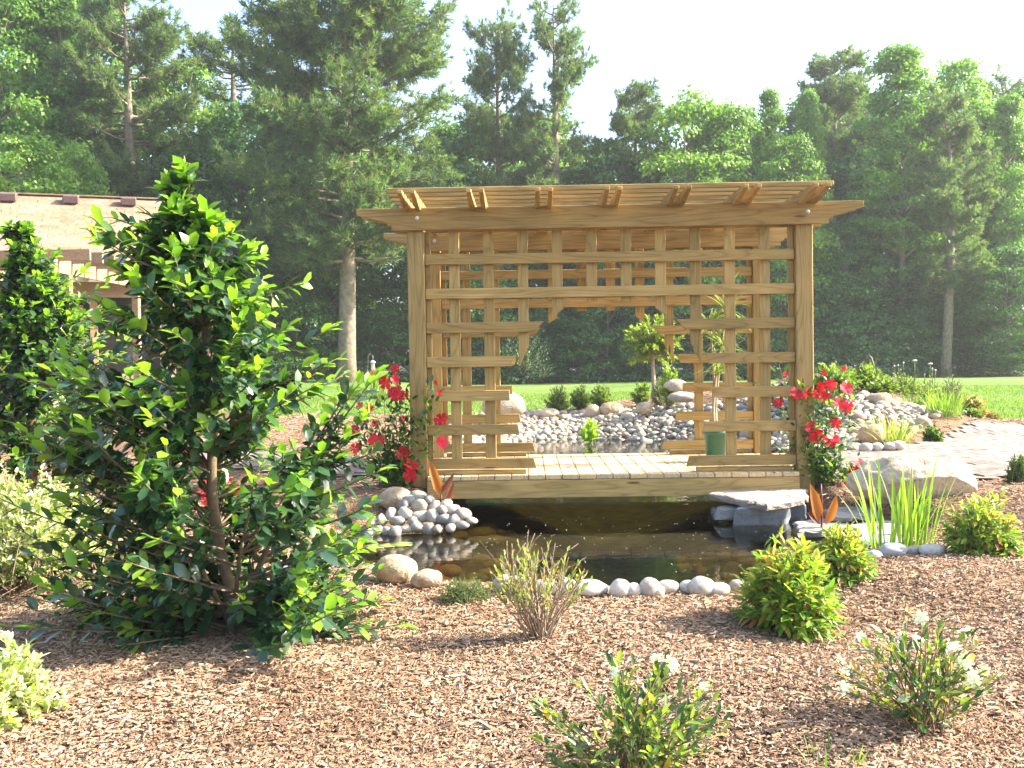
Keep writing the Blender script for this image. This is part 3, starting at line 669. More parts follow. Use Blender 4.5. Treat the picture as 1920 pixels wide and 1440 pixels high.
# ------------------------------------------------------------------ leaves and plants
OVAL_V = np.array([(0,0,0),(.34,0,-.015),(.7,0,-.02),(1,0,-.05),(.28,-.46,.07),(.68,-.38,.05),(.28,.46,.07),(.68,.38,.05)]); OVAL_F = np.array([(0,4,1),(0,1,6),(4,5,2),(4,2,1),(1,2,7),(1,7,6),(5,3,2),(2,3,7)])
DIA_V = np.array([(0,0,0),(.45,-.5,.10),(1,0,-.04),(.45,.5,.10)]); DIA_F = np.array([(0,1,2),(0,2,3)])
BLADE_V = np.array([(0,-.4,0),(0,.4,0),(.35,-.5,.0),(.35,.5,.0),(.7,-.36,-.06),(.7,.36,-.06),(1,0,-.2)]); BLADE_F = np.array([(0,2,3),(0,3,1),(2,4,5),(2,5,3),(4,6,5)])
def leaf_frames(d, up):
    d = norm(d); s = norm(np.cross(d, up)); return d, s, np.cross(s, d)
def leaves_into(mb, pos, d, up, L, W_, tv=OVAL_V, tf=OVAL_F, mat=0):
    pos = np.asarray(pos); n = len(pos)
    if n == 0: return
    d, s, u = leaf_frames(np.asarray(d), np.asarray(up)); L = np.broadcast_to(L,(n,)); W_ = np.broadcast_to(W_,(n,))
    V = pos[:,None,:] + tv[None,:,0,None]*(L[:,None]*d)[:,None,:] + tv[None,:,1,None]*(W_[:,None]*s)[:,None,:] + tv[None,:,2,None]*(L[:,None]*u)[:,None,:]
    mt = mat if np.isscalar(mat) else np.repeat(np.asarray(mat), len(tf))
    mb.add(V.reshape(-1,3), (tf[None]+np.arange(n)[:,None,None]*len(tv)).reshape(-1,3), mt, True)
HOL_V = np.array([(0,0,0),(.34,0,-.01),(.72,0,-.03),(1,0,-.10),(.22,-.40,.06),(.70,-.47,.02),(.22,.40,.06),(.70,.47,.02)])
_lm = {}
def leafmesh(tv, tf, mat, asp):
    k = (id(tv), mat.name, round(asp,2))
    if k not in _lm:
        mb = MB(); mb.add(tv*np.array([1,asp,1]), tf); _lm[k] = mb.mesh('leaf', mat)
    return _lm[k]
def place_leaves(parent, pos, d, up, L, asp, mats, mi, n_parts, tv=OVAL_V, tf=OVAL_F, name='leaf', rest='leaves'):
    """the n_parts leaves that show largest become objects, the others one part"""
    pos = np.asarray(pos); n = len(pos); mi = np.asarray(mi); L = np.broadcast_to(L,(n,))
    if n == 0: return
    dd, ss, uu = leaf_frames(np.asarray(d), np.asarray(up)); vw = norm(EYE-pos)
    score = L**2*np.abs((uu*vw).sum(1))/((pos-EYE)**2).sum(1)*(1+.9*((pos-pos.mean(0))*vw).sum(1)/(.3+np.abs(((pos-pos.mean(0))*vw).sum(1)).max()))
    o_ = np.argsort(-score); a, b = o_[:n_parts], o_[n_parts:]
    for k in a:
        Mw = Matrix.Identity(4)
        for r in range(3):
            Mw[r][0] = dd[k][r]*L[k]; Mw[r][1] = ss[k][r]*L[k]; Mw[r][2] = uu[k][r]*L[k]; Mw[r][3] = pos[k][r]
        obj(name, leafmesh(tv, tf, mats[mi[k]], asp), parent, Mw)
    if len(b):
        mb = MB(); leaves_into(mb, pos[b], np.asarray(d)[b], np.asarray(up)[b], L[b], L[b]*asp, tv, tf, mi[b])
        obj(rest, mb.mesh(rest, mats), parent, kind='stuff')
BARK = plain('holly_bark', (.10,.075,.045), (.20,.15,.09), 30, .85, .5, .01)
TWIG = plain('brown_twig', (.13,.085,.05), (.24,.17,.11), 40, .85, .3, .005)
GREYTWIG = plain('grey_brown_twig', (.22,.16,.11), (.36,.28,.2), 40, .85, .3, .005)
GSTEM = plain('green_stem', (.10,.15,.04), (.19,.23,.08), 30, .6)
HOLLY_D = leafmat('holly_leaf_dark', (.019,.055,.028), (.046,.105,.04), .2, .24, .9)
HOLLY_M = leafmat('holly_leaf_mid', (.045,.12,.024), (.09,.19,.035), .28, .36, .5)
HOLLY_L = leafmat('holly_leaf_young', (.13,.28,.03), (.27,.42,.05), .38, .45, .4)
def stems_leaves(stems, f0, per, spread, upb, jit=.0):
    """leaf positions/directions along polyline stems, from fraction f0 to the tip"""
    P, D, U, Tt = [], [], [], []
    for S in stems:
        k = len(S); seg = np.linalg.norm(np.diff(S,axis=0),axis=1); cum = np.concatenate([[0],np.cumsum(seg)]); tot = cum[-1]
        n = max(2, int(round(per*R.uniform(.75,1.25))))
        t = f0+(1-f0)*(np.arange(n)+RNG.uniform(.2,.8,n))/n; pos = np.stack([np.interp(t*tot, cum, S[:,i]) for i in range(3)],-1)
        tg = norm(S[-1]-S[max(0,k-3)]); az = np.arange(n)*2.4+R.uniform(0,6); a = np.cross(tg,[.3,.2,1.0]); a = norm(a); b = np.cross(tg,a)
        out = np.cos(az)[:,None]*a+np.sin(az)[:,None]*b
        lean = np.clip((1-t)*1.2+.45,0,1.3)[:,None]
        d = norm(out*spread*lean + tg*(1.25-lean*.6) + RNG.normal(0,.18,(n,3)) + np.array([0,0,upb]))
        P.append(pos+out*jit); D.append(d); U.append(norm(np.array([0,0,1.0])+.45*tg+RNG.normal(0,.25,(n,3))-d*.2)); Tt.append(t)
    return np.concatenate(P), np.concatenate(D), np.concatenate(U), np.concatenate(Tt)

# ---- the big holly -------------------------------------------------
def holly(base, prof, Yc, trunk_pts, n_tips, leafL, label, n_parts, seed, depth_k=.8, per=13):
    g = np.random.default_rng(seed); th = thing('holly_bush', label, 'holly', base)
    tr = [np.array(base)]+[at(x,y,Yc+dy) for x,y,dy in trunk_pts]; tr = np.array(tr)
    tt = np.linspace(0,1,24); src = np.linspace(0,1,len(tr)); trunk = np.stack([np.interp(tt,src,tr[:,i]) for i in range(3)],-1)
    trunk[2:-1] += g.normal(0,.004,(len(trunk)-3,3))
    mb = MB(); mb.add(*tube(trunk, np.interp(tt,[0,.08,.5,1],[.042,.033,.022,.004]), 8))
    py = np.array([p[0] for p in prof], float); xl = np.array([p[1] for p in prof], float); xr = np.array([p[2] for p in prof], float)
    wts = (xr-xl); cum = np.cumsum(wts)/wts.sum(); stems = []
    lower = [bez(base+np.array([0,0,.02]), base+np.array([dx*.4,dy*.4,.25]), base+np.array([dx,dy,hh]), 8) for dx,dy,hh in ((-.28,-.1,.7),(.3,.05,.75),(.12,-.22,.5),(-.16,.2,.8),(.22,.2,.6))]
    for l in lower: mb.add(*tube(l, np.linspace(.02,.008,8), 6))
    anchors = np.concatenate([trunk]+lower)
    cent = []
    for it in range(n_tips):
        q_ = (it+g.random())/(n_tips*.26) if it < n_tips*.26 else g.random()
        y = np.interp(min(q_,1), np.concatenate([[0],cum]), np.concatenate([[py[0]],py])); a, b = np.interp(y,py,xl), np.interp(y,py,xr)
        cxp, hw = (a+b)/2, (b-a)/2; r = g.random()**.42; ph = it*2.39996+g.normal(0,.25)
        x = cxp+hw*r*math.cos(ph); dy = hw*Yc/FPX*depth_k*r*math.sin(ph)
        if y > 770 and abs(x-415) < 85 and dy < .1 and n_parts > 200: x += math.copysign(105, x-415); dy += .12
        tip = at(x, y, Yc+dy)
        if it < n_tips*.26: cent.append((tip.copy(), hw))
        else: tip, cw = cent[int(g.integers(len(cent)))]; tip = tip+min(1,.2+cw/170)*g.normal(0,1,3)*np.array([.12,.12,.085])*(Yc/5.1)
        if tip[2] < base[2]+.06: tip[2] = base[2]+.06+g.random()*.1
        hgt = tip[2]; c = anchors[(anchors[:,2] < hgt-.03) | (anchors[:,2] < base[2]+.15)]
        dd = np.linalg.norm(c[:,:2]-tip[:2],axis=1)+np.abs(c[:,2]-(hgt-.30*np.linalg.norm(c[:,:2]-tip[:2],axis=1)-.08))*1.2
        s = c[np.argmin(dd)]; mid = s*.45+tip*.55+np.array([0,0,-.07*np.linalg.norm(tip-s)])+g.normal(0,.03,3)
        S = bez(s, mid, tip, 8); stems.append(S); mb.add(*tube(S, np.linspace(.0075,.0028,8), 5))
    obj('trunk', mb.mesh('trunk', BARK), th)
    P, D, U, t = stems_leaves(stems, .38, per, 1.0, -.04)
    old = t < .78; D[old] += np.array([0,0,-.35]); D = norm(D)
    L = leafL*RNG.uniform(.72,1.15,len(P)); L[t > .92] *= .75
    hh = (P[:,2]-base[2])/(P[:,2].max()-base[2])
    yo = RNG.random(len(P))
    stem_id = np.repeat(np.arange(len(P)//1), 1)
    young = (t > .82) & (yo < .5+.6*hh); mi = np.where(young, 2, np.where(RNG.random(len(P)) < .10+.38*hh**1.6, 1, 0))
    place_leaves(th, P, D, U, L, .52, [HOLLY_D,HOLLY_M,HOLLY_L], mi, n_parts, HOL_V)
    return th
HB = onground(437,1186)
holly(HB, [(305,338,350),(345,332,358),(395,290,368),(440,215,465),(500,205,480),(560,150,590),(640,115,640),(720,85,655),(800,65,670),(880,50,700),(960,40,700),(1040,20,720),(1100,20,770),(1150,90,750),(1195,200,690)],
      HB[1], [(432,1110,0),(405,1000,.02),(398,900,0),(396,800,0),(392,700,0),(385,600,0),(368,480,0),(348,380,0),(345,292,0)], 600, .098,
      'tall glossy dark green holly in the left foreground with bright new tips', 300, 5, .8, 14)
HB2 = at(60,905,7.3); HB2[2] = gz(HB2[0],HB2[1])
holly(HB2, [(425,28,48),(470,10,100),(520,-10,125),(580,-50,165),(650,-70,185),(720,-80,195),(800,-80,200),(870,-50,180)], HB2[1], [(60,800,0),(55,650,0),(45,520,0),(38,430,0)], 420, .08,
      'second glossy holly at the left edge of the photo, behind the tall one', 60, 6, .8, 18)

# ---- generic leafy shrub -------------------------------------------
def dome_tips(base, rx, ry, h, n, lo=.15, shell=.5, seed=0, tilt=(0,0)):
    g = np.random.default_rng(seed); out = []
    for _ in range(n):
        ph = g.uniform(0,6.283); ct = g.uniform(lo,1); r = (shell+(1-shell)*g.random()**.6); st = math.sqrt(1-ct*ct)
        out.append(base+np.array([rx*r*st*math.cos(ph)+tilt[0]*ct, ry*r*st*math.sin(ph)+tilt[1]*ct, h*r*ct]))
    return np.array(out)
def shrub(name, label, cat, base, tips, leafL, asp, mats, probs, per=9, f0=.4, sw=.004, stemmat=TWIG, n_parts=0, spread=1.0, upb=0., group=None, tv=OVAL_V, tf=OVAL_F, topmat=None, foot=.05, bend=.15, sides=4):
    th = thing(name, label, cat, base, group); mb = MB(); stems = []
    for tp in tips:
        s = base+np.array([R.gauss(0,foot),R.gauss(0,foot),-.01]); v = tp-s; mid = s+v*.5+np.array([-v[0]*bend,-v[1]*bend,abs(v[2])*bend])+RNG.normal(0,.02,3)
        S = bez(s, mid, tp, 7); stems.append(S); mb.add(*tube(S, np.linspace(sw,sw*.45,7), sides))
    obj('stems', mb.mesh('stems', stemmat), th)
    if per:
        P, D, U, t = stems_leaves(stems, f0, per, spread, upb); n = len(P); mi = RNG.choice(len(probs), n, p=np.array(probs)/sum(probs))
        if topmat is not None:
            hh = (P[:,2]-base[2])/(tips[:,2].max()-base[2]+1e-6); mi = np.where(RNG.random(n) < np.clip((hh-.25)*1.2,0,.9), topmat, mi)
        place_leaves(th, P, D, U, leafL*RNG.uniform(.7,1.2,n), asp, mats, mi, n_parts, tv, tf)
    return th, stems
NAN_G = leafmat('nandina_green', (.10,.20,.03), (.18,.30,.05), .4, .4)
NAN_Y = leafmat('nandina_yellow', (.30,.36,.05), (.46,.44,.09), .42, .45)
NAN_R = leafmat('nandina_red', (.33,.10,.05), (.45,.22,.09), .42, .35)
for (bx_, by_, w_, h_, lb, sd, npart) in ((1478,1190,190,185,'largest yellow green nandina mound in the bark at front right',1,110),(1578,1092,125,105,'small nandina mound just behind the largest one',2,60),(1842,1046,140,125,'nandina mound with reddish leaves at the right edge of the photo',3,70)):
    b = onground(bx_, by_-6); s = b[1]/FPX
    tp = dome_tips(b, w_*s*.52, w_*s*.52, h_*s*1.0, int(230*(w_/190)), .05, .66, sd)
    shrub('nandina', lb, 'shrub', b, tp,   .068 if w_ > 150 else .056, .38, [NAN_G,NAN_Y,NAN_R], [.72,.2,.08], 9, .5, .003, TWIG, npart, 1.0, -.4, 'nandina mounds in the bark mulch', topmat=1)
GAR = leafmat('gardenia_leaf', (.03,.075,.02), (.08,.15,.035), .25, .25, .5)
GARL = leafmat('gardenia_young_leaf', (.14,.22,.04), (.26,.33,.07), .35, .4)
YEL = leafmat('yellow_leaf', (.50,.33,.05), (.58,.42,.10), .5, .4)
PETALW = leafmat('white_petal', (.72,.70,.58), (.80,.79,.72), .5, .25, .2)
BROWNP = leafmat('faded_petal', (.40,.24,.10), (.5,.35,.16), .6, .2, .2)
PET_V = np.array([(0,0,0),(.5,0,.0),(1,0,-.10),(.45,-.30,.02),(.85,-.46,-.09),(.45,.30,.02),(.85,.46,-.09),(.98,-.22,-.13),(.98,.22,-.13)]); PET_F = np.array([(0,3,1),(0,1,5),(3,4,1),(1,4,7),(1,7,2),(1,6,5),(1,8,6),(1,2,8)])
def flower_mesh(mat, petals, asp, cup, key, core=None, layers=1):
    k = ('fl', key)
    if k not in _lm:
        mb = MB()
        for ly in range(layers):
            for i_ in range(petals):
                a = (i_+ly*.5)*2*math.pi/petals; c = cup+ly*.5
                d = np.array([[math.cos(a),math.sin(a),c]]); leaves_into(mb, np.zeros((1,3)), d, np.array([[0,0,1.0]])+RNG.normal(0,.16,(1,3)), (1-.25*ly)*R.uniform(.85,1.1), asp*1.15, PET_V, PET_F)
        _lm[k] = mb.mesh('flower', [mat])
    return _lm[k]
def flower_at(parent, me, p, size, nrm, name='flower'):
    q = Vector([float(c) for c in nrm]).to_track_quat('Z','Y').to_matrix().to_4x4()
    return obj(name, me, parent, T(p) @ q @ Matrix.Rotation(R.uniform(0,6.28),4,'Z') @ Matrix.Scale(size,4))
WFL = flower_mesh(PETALW, 6, .55, .35, 'gard', layers=2); BFL = flower_mesh(BROWNP, 5, .5, .9, 'gardb')
for (bx_, by_, w_, h_, lb, sd, nfl, npart, ns) in ((1725,1366,300,215,'open gardenia shrub with white flowers at lower right',11,24,120,60),(1185,1470,400,232,'gardenia with few white flowers cut off by the bottom edge of the photo',12,9,140,75)):
    b = onground(bx_, min(by_,1438)) if by_ < 1440 else atz(bx_, by_, .2); b[2] = gz(b[0],b[1]); s = b[1]/FPX
    tp = dome_tips(b, w_*s*.6, w_*s*.5, h_*s*1.12, int(ns*1.25), .25, .55, sd)
    th, st = shrub('gardenia', lb, 'shrub', b, tp, .05, .4, [GAR,GARL,YEL], [.55,.38,.07], 10 if sd == 12 else 7, .42, .0035, TWIG, npart, .9, .1, None, foot=.04)
    for k in range(nfl):
        S = st[(k*7) % len(st)]; flower_at(th, WFL if k % 3 else BFL, S[-1]+np.array([0,0,.012]), R.uniform(.022,.034) if k % 3 else .022, (R.gauss(0,.5), R.gauss(-.4,.4), 1), 'flower')
# bare twiggy shrub
b = onground(1010,1197); s = b[1]/FPX
tp = dome_tips(b, 125*s, 100*s, 196*s, 60, .55, .7, 21)
th, st = shrub('twiggy_shrub', 'nearly bare twiggy shrub in the bark before the pond', 'shrub', b, tp, .032, .45, [GARL,YEL], [.8,.2], 8, .66, .0042, GREYTWIG, 40, .7, .2, foot=.02, bend=.05)
mb = MB()
for S in st:
    for _ in range(2):
        k = R.randint(2,5); q = S[k]+np.array([R.gauss(0,.05),R.gauss(0,.05),R.uniform(.06,.16)]); mb.add(*tube(bez(S[k],(S[k]+q)/2+RNG.normal(0,.012,3),q,4), np.linspace(.0022,.0012,4), 3))
obj('side_twigs', mb.mesh('side_twigs', GREYTWIG), th)
# low conifer mat at the pond edge
CONIF = leafmat('conifer_sprig', (.05,.12,.03), (.13,.24,.05), .6, .2)
b = onground(872,1128); s = b[1]/FPX
shrub('juniper', 'low bright green juniper mat beside the pond edge', 'shrub', b, dome_tips(b, 58*s, 45*s, 46*s, 170, .05, .55, 31), .013, .3, [CONIF], [1], 26, .3, .0015, TWIG, 0, 1.0, .1, foot=.06, tv=DIA_V, tf=DIA_F)
# variegated euonymus
VC = leafmat('variegated_cream', (.54,.53,.36), (.66,.65,.47), .45, .35); VG = leafmat('variegated_green', (.20,.30,.07), (.38,.45,.12), .45, .35)
b = onground(30,1075); s = b[1]/FPX
shrub('euonymus', 'wide yellow green variegated euonymus behind the tall holly', 'shrub', b, dome_tips(b, 240*s, 150*s, 215*s, 420, .03, .55, 41), .042, .6, [VG,VC], [.5,.5], 24, .35, .003, TWIG, 20, 1.0, .1, 'variegated euonymus shrubs', foot=.3)
b = onground(10,1345); s = b[1]/FPX
shrub('euonymus', 'cream edged euonymus in the lower left corner', 'shrub', b, dome_tips(b, 120*s, 110*s, 160*s, 110, .05, .5, 42), .04, .6, [VC,VG], [.66,.34], 22, .35, .003, TWIG, 50, 1.0, .1, 'variegated euonymus shrubs', foot=.08)
# blades: iris clump, grass tufts, striped grass
IRIS = leafmat('iris_blade', (.16,.28,.04), (.34,.44,.08), .4, .35); STRIPE = leafmat('striped_grass_blade', (.35,.38,.14), (.52,.50,.22), .5, .3); GREENB = leafmat('green_grass_blade', (.10,.19,.03), (.22,.32,.06), .5, .35)
def blade_clump(name, label, cat, b, n, Lmin, Lmax, wd, rad_, lean, mats, n_parts, seed, droop=.35, group=None):
    g = np.random.default_rng(seed); th = thing(name, label, cat, b, group); rest = MB()
    for k in range(n):
        ph = g.uniform(0,6.283); r = rad_*math.sqrt(g.random()); p = b+np.array([r*math.cos(ph),r*math.sin(ph),-.02]); L = g.uniform(Lmin,Lmax); ln = g.uniform(0,lean)
        o_ = np.array([math.cos(ph+g.normal(0,.5)),math.sin(ph+g.normal(0,.5)),0]); t = np.linspace(0,1,7)[:,None]
        C = p+o_*L*(ln*t+droop*ln*t**3)+np.array([0,0,1.0])*L*(t*(1-.12*ln)-droop*.5*ln*t**3)
        sd = norm(np.cross(o_,[0,0,1.0])+g.normal(0,.5,3)*np.array([1,1,0])); wv = wd*np.array([.6,.85,1,.95,.75,.45,.04])[:,None]*g.uniform(.7,1.2)
        V_ = np.concatenate([C-sd*wv/2, C+sd*wv/2]); f = quads(np.array([(i_,i_+1,i_+8,i_+7) for i_ in range(6)])); m = int(g.integers(len(mats)))
        if k < n_parts:
            mb = MB(); mb.add(V_, f); obj('blade', mb.mesh('blade', mats[m]), th)
        else: rest.add(V_, f, m)
    if rest.n: obj('blades', rest.mesh('blades', mats), th, kind='stuff')
    return th
b = onground(1690,1026); 
blade_clump('iris_clump', 'tall clump of yellow green iris blades in front of the huge boulder', 'iris', b, 70, .35, .66, .018, .2, .42, [IRIS,GREENB,IRIS], 46, 51)
b = onground(1570,1436); blade_clump('grass_tuft', 'small grass tuft sprouting at the bottom edge right of the cut off gardenia', 'grass tuft', b, 16, .06, .14, .007, .09, .6, [GREENB], 10, 52, group='weeds sprouting in the mulch')
b = onground(1520,1180); blade_clump('grass_tuft', 'tiny weed sprouting at the right foot of the largest nandina', 'grass tuft', b, 8, .04, .08, .006, .03, .8, [GREENB], 8, 53, group='weeds sprouting in the mulch')
b = onground(1578,1110); blade_clump('grass_tuft', 'thin weed beside the small nandina behind the largest one', 'grass tuft', b, 6, .04, .09, .005, .02, .6, [GREENB], 6, 54, group='weeds sprouting in the mulch')
# canna plants
CANO = leafmat('canna_orange_leaf', (.42,.12,.03), (.52,.20,.05), .4, .45); CANP = leafmat('canna_purple_leaf', (.16,.045,.05), (.24,.07,.06), .4, .35)
def canna(label, b, leaves):
    th = thing('canna', label, 'canna', b); mb = MB(); mb.add(*tube(bez(b+np.array([0,0,-.05]), b+np.array([.01,0,.1]), b+np.array([.0,0,.30]), 5), np.linspace(.009,.005,5), 6)); obj('stem', mb.mesh('stem', CANP), th)
    for (dz, dx, dy, L, W_, lx, lz, mt) in leaves:
        Lm = MB(); leaves_into(Lm, np.array([b+np.array([dx,dy,dz])]), np.array([[lx,-.15,lz]]), np.array([[.3,-1,.2]]), L, W_); obj('leaf', Lm.mesh('leaf', mt), th)
p = atz(828,992,WZ); canna('bronze canna with one orange leaf standing in water by the left post', p, [(.24,0,0,.34,.085,-.28,1,CANO),(.10,.0,0,.3,.06,.4,1,CANP),(.05,0,0,.27,.06,-.35,.9,CANP),(.28,0,0,.2,.05,.55,.8,CANP),(.02,0,0,.2,.05,.3,.6,CANP)])
p = atz(1540,985,.38); canna('orange leaved canna right of the flagstone', p, [(.02,-.02,0,.30,.10,-.22,1,CANO),(.0,.03,0,.24,.08,.35,1,CANO),(.0,0,.03,.14,.05,-.6,.6,CANP)])
# mandevilla vines on the posts
MV = leafmat('mandevilla_leaf', (.025,.075,.02), (.07,.16,.03), .28, .25, .5); MVL = leafmat('mandevilla_young_leaf', (.14,.24,.04), (.24,.34,.06), .35, .45)
RED = leafmat('red_petal', (.42,.006,.016), (.55,.014,.03), .45, .2, .25); PINK = leafmat('pinkish_red_petal', (.50,.012,.04), (.62,.03,.07), .45, .25, .25)
REDF, PINKF = flower_mesh(RED, 5, .8, .45, 'red'), flower_mesh(PINK, 5, .8, .6, 'pink')
def mandevilla(label, basepx, spots, flowers, n_parts, seed, Yb):
    b = at(*basepx, Yb); b[2] = gz(b[0],b[1]); th = thing('mandevilla', label, 'flowering vine', b); mb = MB(); stems = []
    for (x,y,dY) in spots:
        t = at(x,y,Yb+dY); s = b+np.array([R.gauss(0,.05),R.gauss(0,.03),0]); mid = (s+t)/2+np.array([R.gauss(0,.06),R.gauss(0,.05),.12*abs(t[2]-s[2])+.05]); S = bez(s,mid,t,8); stems.append(S); mb.add(*tube(S,np.linspace(.004,.0018,8),4))
    obj('stems', mb.mesh('stems', GSTEM), th)
    P,D,U,t = stems_leaves(stems,.12,52,1.1,-.12); P += RNG.normal(0,.045,P.shape); mi = RNG.choice(2,len(P),p=[.72,.28])
    place_leaves(th,P,D,U,.068*RNG.uniform(.6,1.2,len(P)),.48,[MV,MVL],mi,n_parts)
    for (x,y,sz) in flowers:
        p = at(x,y,Yb-.13+R.uniform(-.05,.03)); flower_at(th, REDF if R.random() < .8 else PINKF, p, sz*Yb/FPX*R.uniform(.32,.46), (R.gauss(0,.6),-1,R.gauss(.3,.5)))
    return th
mandevilla('red flowering mandevilla climbing round the left bridge post', (745,905),
  [(738,700,-.05),(725,720,0),(755,740,-.05),(700,760,0),(680,775,.05),(668,800,0),(710,800,-.08),(740,790,-.1),(760,800,-.1),(700,840,-.1),(730,850,-.1),(690,870,-.05),(755,870,-.12),(665,850,0),(820,720,-.12),(825,760,-.12),(826,820,-.12),(770,760,-.1),(780,860,-.14),(742,680,0),(715,870,-.05),(735,820,-.1),(752,830,-.1),(690,810,0),(720,745,0),(675,830,0)],
  [(722,718,34),(740,712,26),(744,738,40),(752,745,34),(735,735,26),(741,692,22),(676,762,24),(693,766,24),(672,786,26),(666,806,24),(705,830,40),(702,820,28),(664,842,30),(753,850,40),(770,872,32),(768,890,34),(824,737,18),(827,786,30),(826,830,38),(818,718,14),(702,795,16),(755,785,14),(815,896,24)], 90, 61, 8.5)
mandevilla('red flowering mandevilla climbing round the right bridge post', (1535,905),
  [(1500,740,-.1),(1515,735,-.1),(1545,710,0),(1560,700,0),(1590,715,0),(1600,740,0),(1575,765,0),(1525,780,-.1),(1545,800,-.1),(1520,810,-.12),(1565,830,-.05),(1545,850,-.1),(1530,860,-.1),(1560,870,0),(1580,850,0),(1440,740,.1),(1455,715,.1),(1465,790,.1),(1470,830,.1),(1600,870,-.05),(1530,760,-.1),(1520,700,.0),(1460,680,.15),(1475,850,.1),(1550,740,-.05),(1590,880,-.1)],
  [(1493,740,34),(1512,736,30),(1541,724,32),(1556,720,32),(1545,745,36),(1530,738,24),(1585,728,34),(1588,765,30),(1572,757,30),(1595,757,26),(1520,803,34),(1530,815,34),(1567,793,30),(1558,830,34),(1562,822,28),(1460,756,28),(1608,870,36),(1603,885,30),(1472,702,16),(1545,700,16),(1582,692,16),(1580,908,20)], 90, 62, 8.55)

# potted plant on the deck
POTM = plain('green_plastic_pot', (.02,.085,.065), (.03,.115,.085), 12, .45, .05); DRAC = leafmat('dracaena_leaf', (.12,.19,.05), (.30,.34,.12), .4, .35)
p = at(1342,852,9.35); p[2] = DZ+.001; th = thing('potted_dracaena', 'tall spiky plant in a green pot on the bridge deck', 'potted plant', p)
mb = MB(); v, f = lathe([(0,0),(.083,0),(.105,.25),(.118,.252),(.122,.29),(.112,.292),(.106,.26),(.0,.255)], 28); mb.add(v+p, f); obj('pot', mb.mesh('pot', POTM), th)
tops = [at(1352,640,9.35), at(1345,690,9.3), at(1362,580,9.4), at(1332,610,9.45)]
for k, tpp in enumerate(tops):
    mb = MB(); S = bez(p+np.array([R.uniform(-.04,.04),R.uniform(-.03,.03),.25]), (p+tpp)/2+np.array([R.uniform(-.06,.06),0,.1]), tpp, 8); mb.add(*tube(S, np.linspace(.014,.009,8), 6)); obj('stem', mb.mesh('stem', GREYTWIG), th)
    for j in range(44):
        ph = R.uniform(0,6.283); L = R.uniform(.25,.45); e = R.uniform(-.1,1.3); o_ = np.array([math.cos(ph),math.sin(ph),0]); t = np.linspace(0,1,6)[:,None]
        C = tpp+np.array([0,0,R.uniform(-.08,.05)])+o_*L*t*.8+np.array([0,0,1.0])*L*(e*t-.62*t**2*(.5+.3*e)); sd = norm(np.cross(o_,[0,0,1.0])); wv = .019*np.array([.5,1,1,.8,.5,.05])[:,None]
        mb = MB(); mb.add(np.concatenate([C-sd*wv/2,C+sd*wv/2]), quads(np.array([(i_,i_+1,i_+7,i_+6) for i_ in range(5)]))); obj('leaf', mb.mesh('leaf', DRAC), th)

# lily pads, floating leaf, marginal plant, pine cone
PAD = plain('lily_pad', (.18,.24,.04), (.28,.33,.08), 18, .4, .1)
for (x,y,s_,lb) in ((700,1024,.09,'lily pad furthest left on the near pond'),(726,1022,.075,'lily pad with yellow edge right of the first'),(752,1020,.085,'lily pad nearest open water beside the holly')):
    p = atz(x,y,WZ+.006); mb = MB(); n = 22; th_ = np.linspace(.2,6.1,n); V_ = np.concatenate([[[0,0,0]], np.stack([np.cos(th_)*s_, np.sin(th_)*s_, .002*np.sin(th_*5)],-1)]); V2 = V_-np.array([0,0,.004])
    F_ = [(0,k,k+1) for k in range(1,n)]+[(n+1,n+1+k+1,n+1+k) for k in range(1,n)]+[(k,n+1+k,n+2+k) for k in range(1,n)]+[(k,n+2+k,k+1) for k in range(1,n)]
    mb.add(np.concatenate([V_,V2]), F_); tag(obj('lily_pad', mb.mesh('lily_pad', PAD), None, T(p)), lb, 'lily pad', 'lily pads on the near pond')
p = atz(1346,980,WZ+.004); mb = MB(); leaves_into(mb, np.array([[0,0,0.]]), np.array([[1,.3,.02]]), np.array([[0,0,1.]]), .10, .05); tag(obj('fallen_leaf', mb.mesh('fallen_leaf', YEL), None, T(p)), 'yellow leaf floating below the flagstone', 'leaf')
p = atz(1108,836,WZ); blade = leafmat('marginal_leaf', (.22,.36,.04), (.36,.5,.07), .4, .4)
shrub('water_plant', 'bright green plant rising from the water on the far pond', 'water plant', p, dome_tips(p, .17, .14, .36, 16, .3, .6, 71), .16, .38, [blade], [1], 5, .3, .006, GSTEM, 40, .8, .2, foot=.03)
CONE = plain('pine_cone_scale', (.10,.06,.035), (.19,.12,.07), 30, .8)
p = onground(1238,1308); th = thing('pine_cone', 'open pine cone lying on the bark behind the cut off gardenia', 'pine cone', p)
mb = MB(); v, f = ico(2); mb.add(v*np.array([.046,.026,.026])+p+np.array([0,0,.03]), f); obj('core', mb.mesh('core', CONE), th)
mb = MB(); n = 90; k = np.arange(n); t = k/n*2-1; a = k*2.4; rr = .03*np.sqrt(np.clip(1-t*t*.85,0,1)); pos = p+np.array([0,0,.03])+np.stack([t*.05, rr*np.cos(a)*.7, rr*np.sin(a)*.7],-1)
d = np.stack([np.full(n,-.6), np.cos(a), np.sin(a)],-1); leaves_into(mb, pos, d, norm(np.stack([np.ones(n),np.cos(a),np.sin(a)],-1)), .02, .02, DIA_V, DIA_F); obj('scales', mb.mesh('scales', CONE), th, kind='stuff')
# red flowers glimpsed behind the holly
b = at(408,905,7.6); b[2] = gz(b[0],b[1]); th, st = shrub('geranium', 'bright red flowers glimpsed behind the tall holly trunk', 'flowering plant', b, dome_tips(b, .17,.15,.3,24,.3,.7,75), .05, .8, [MV,MVL], [.6,.4], 6, .4, .003, GSTEM, 0)
for S in st[:20]: flower_at(th, REDF, S[-1]+np.array([0,-.02,.02]), .045, (R.gauss(0,.4),-1,.5))

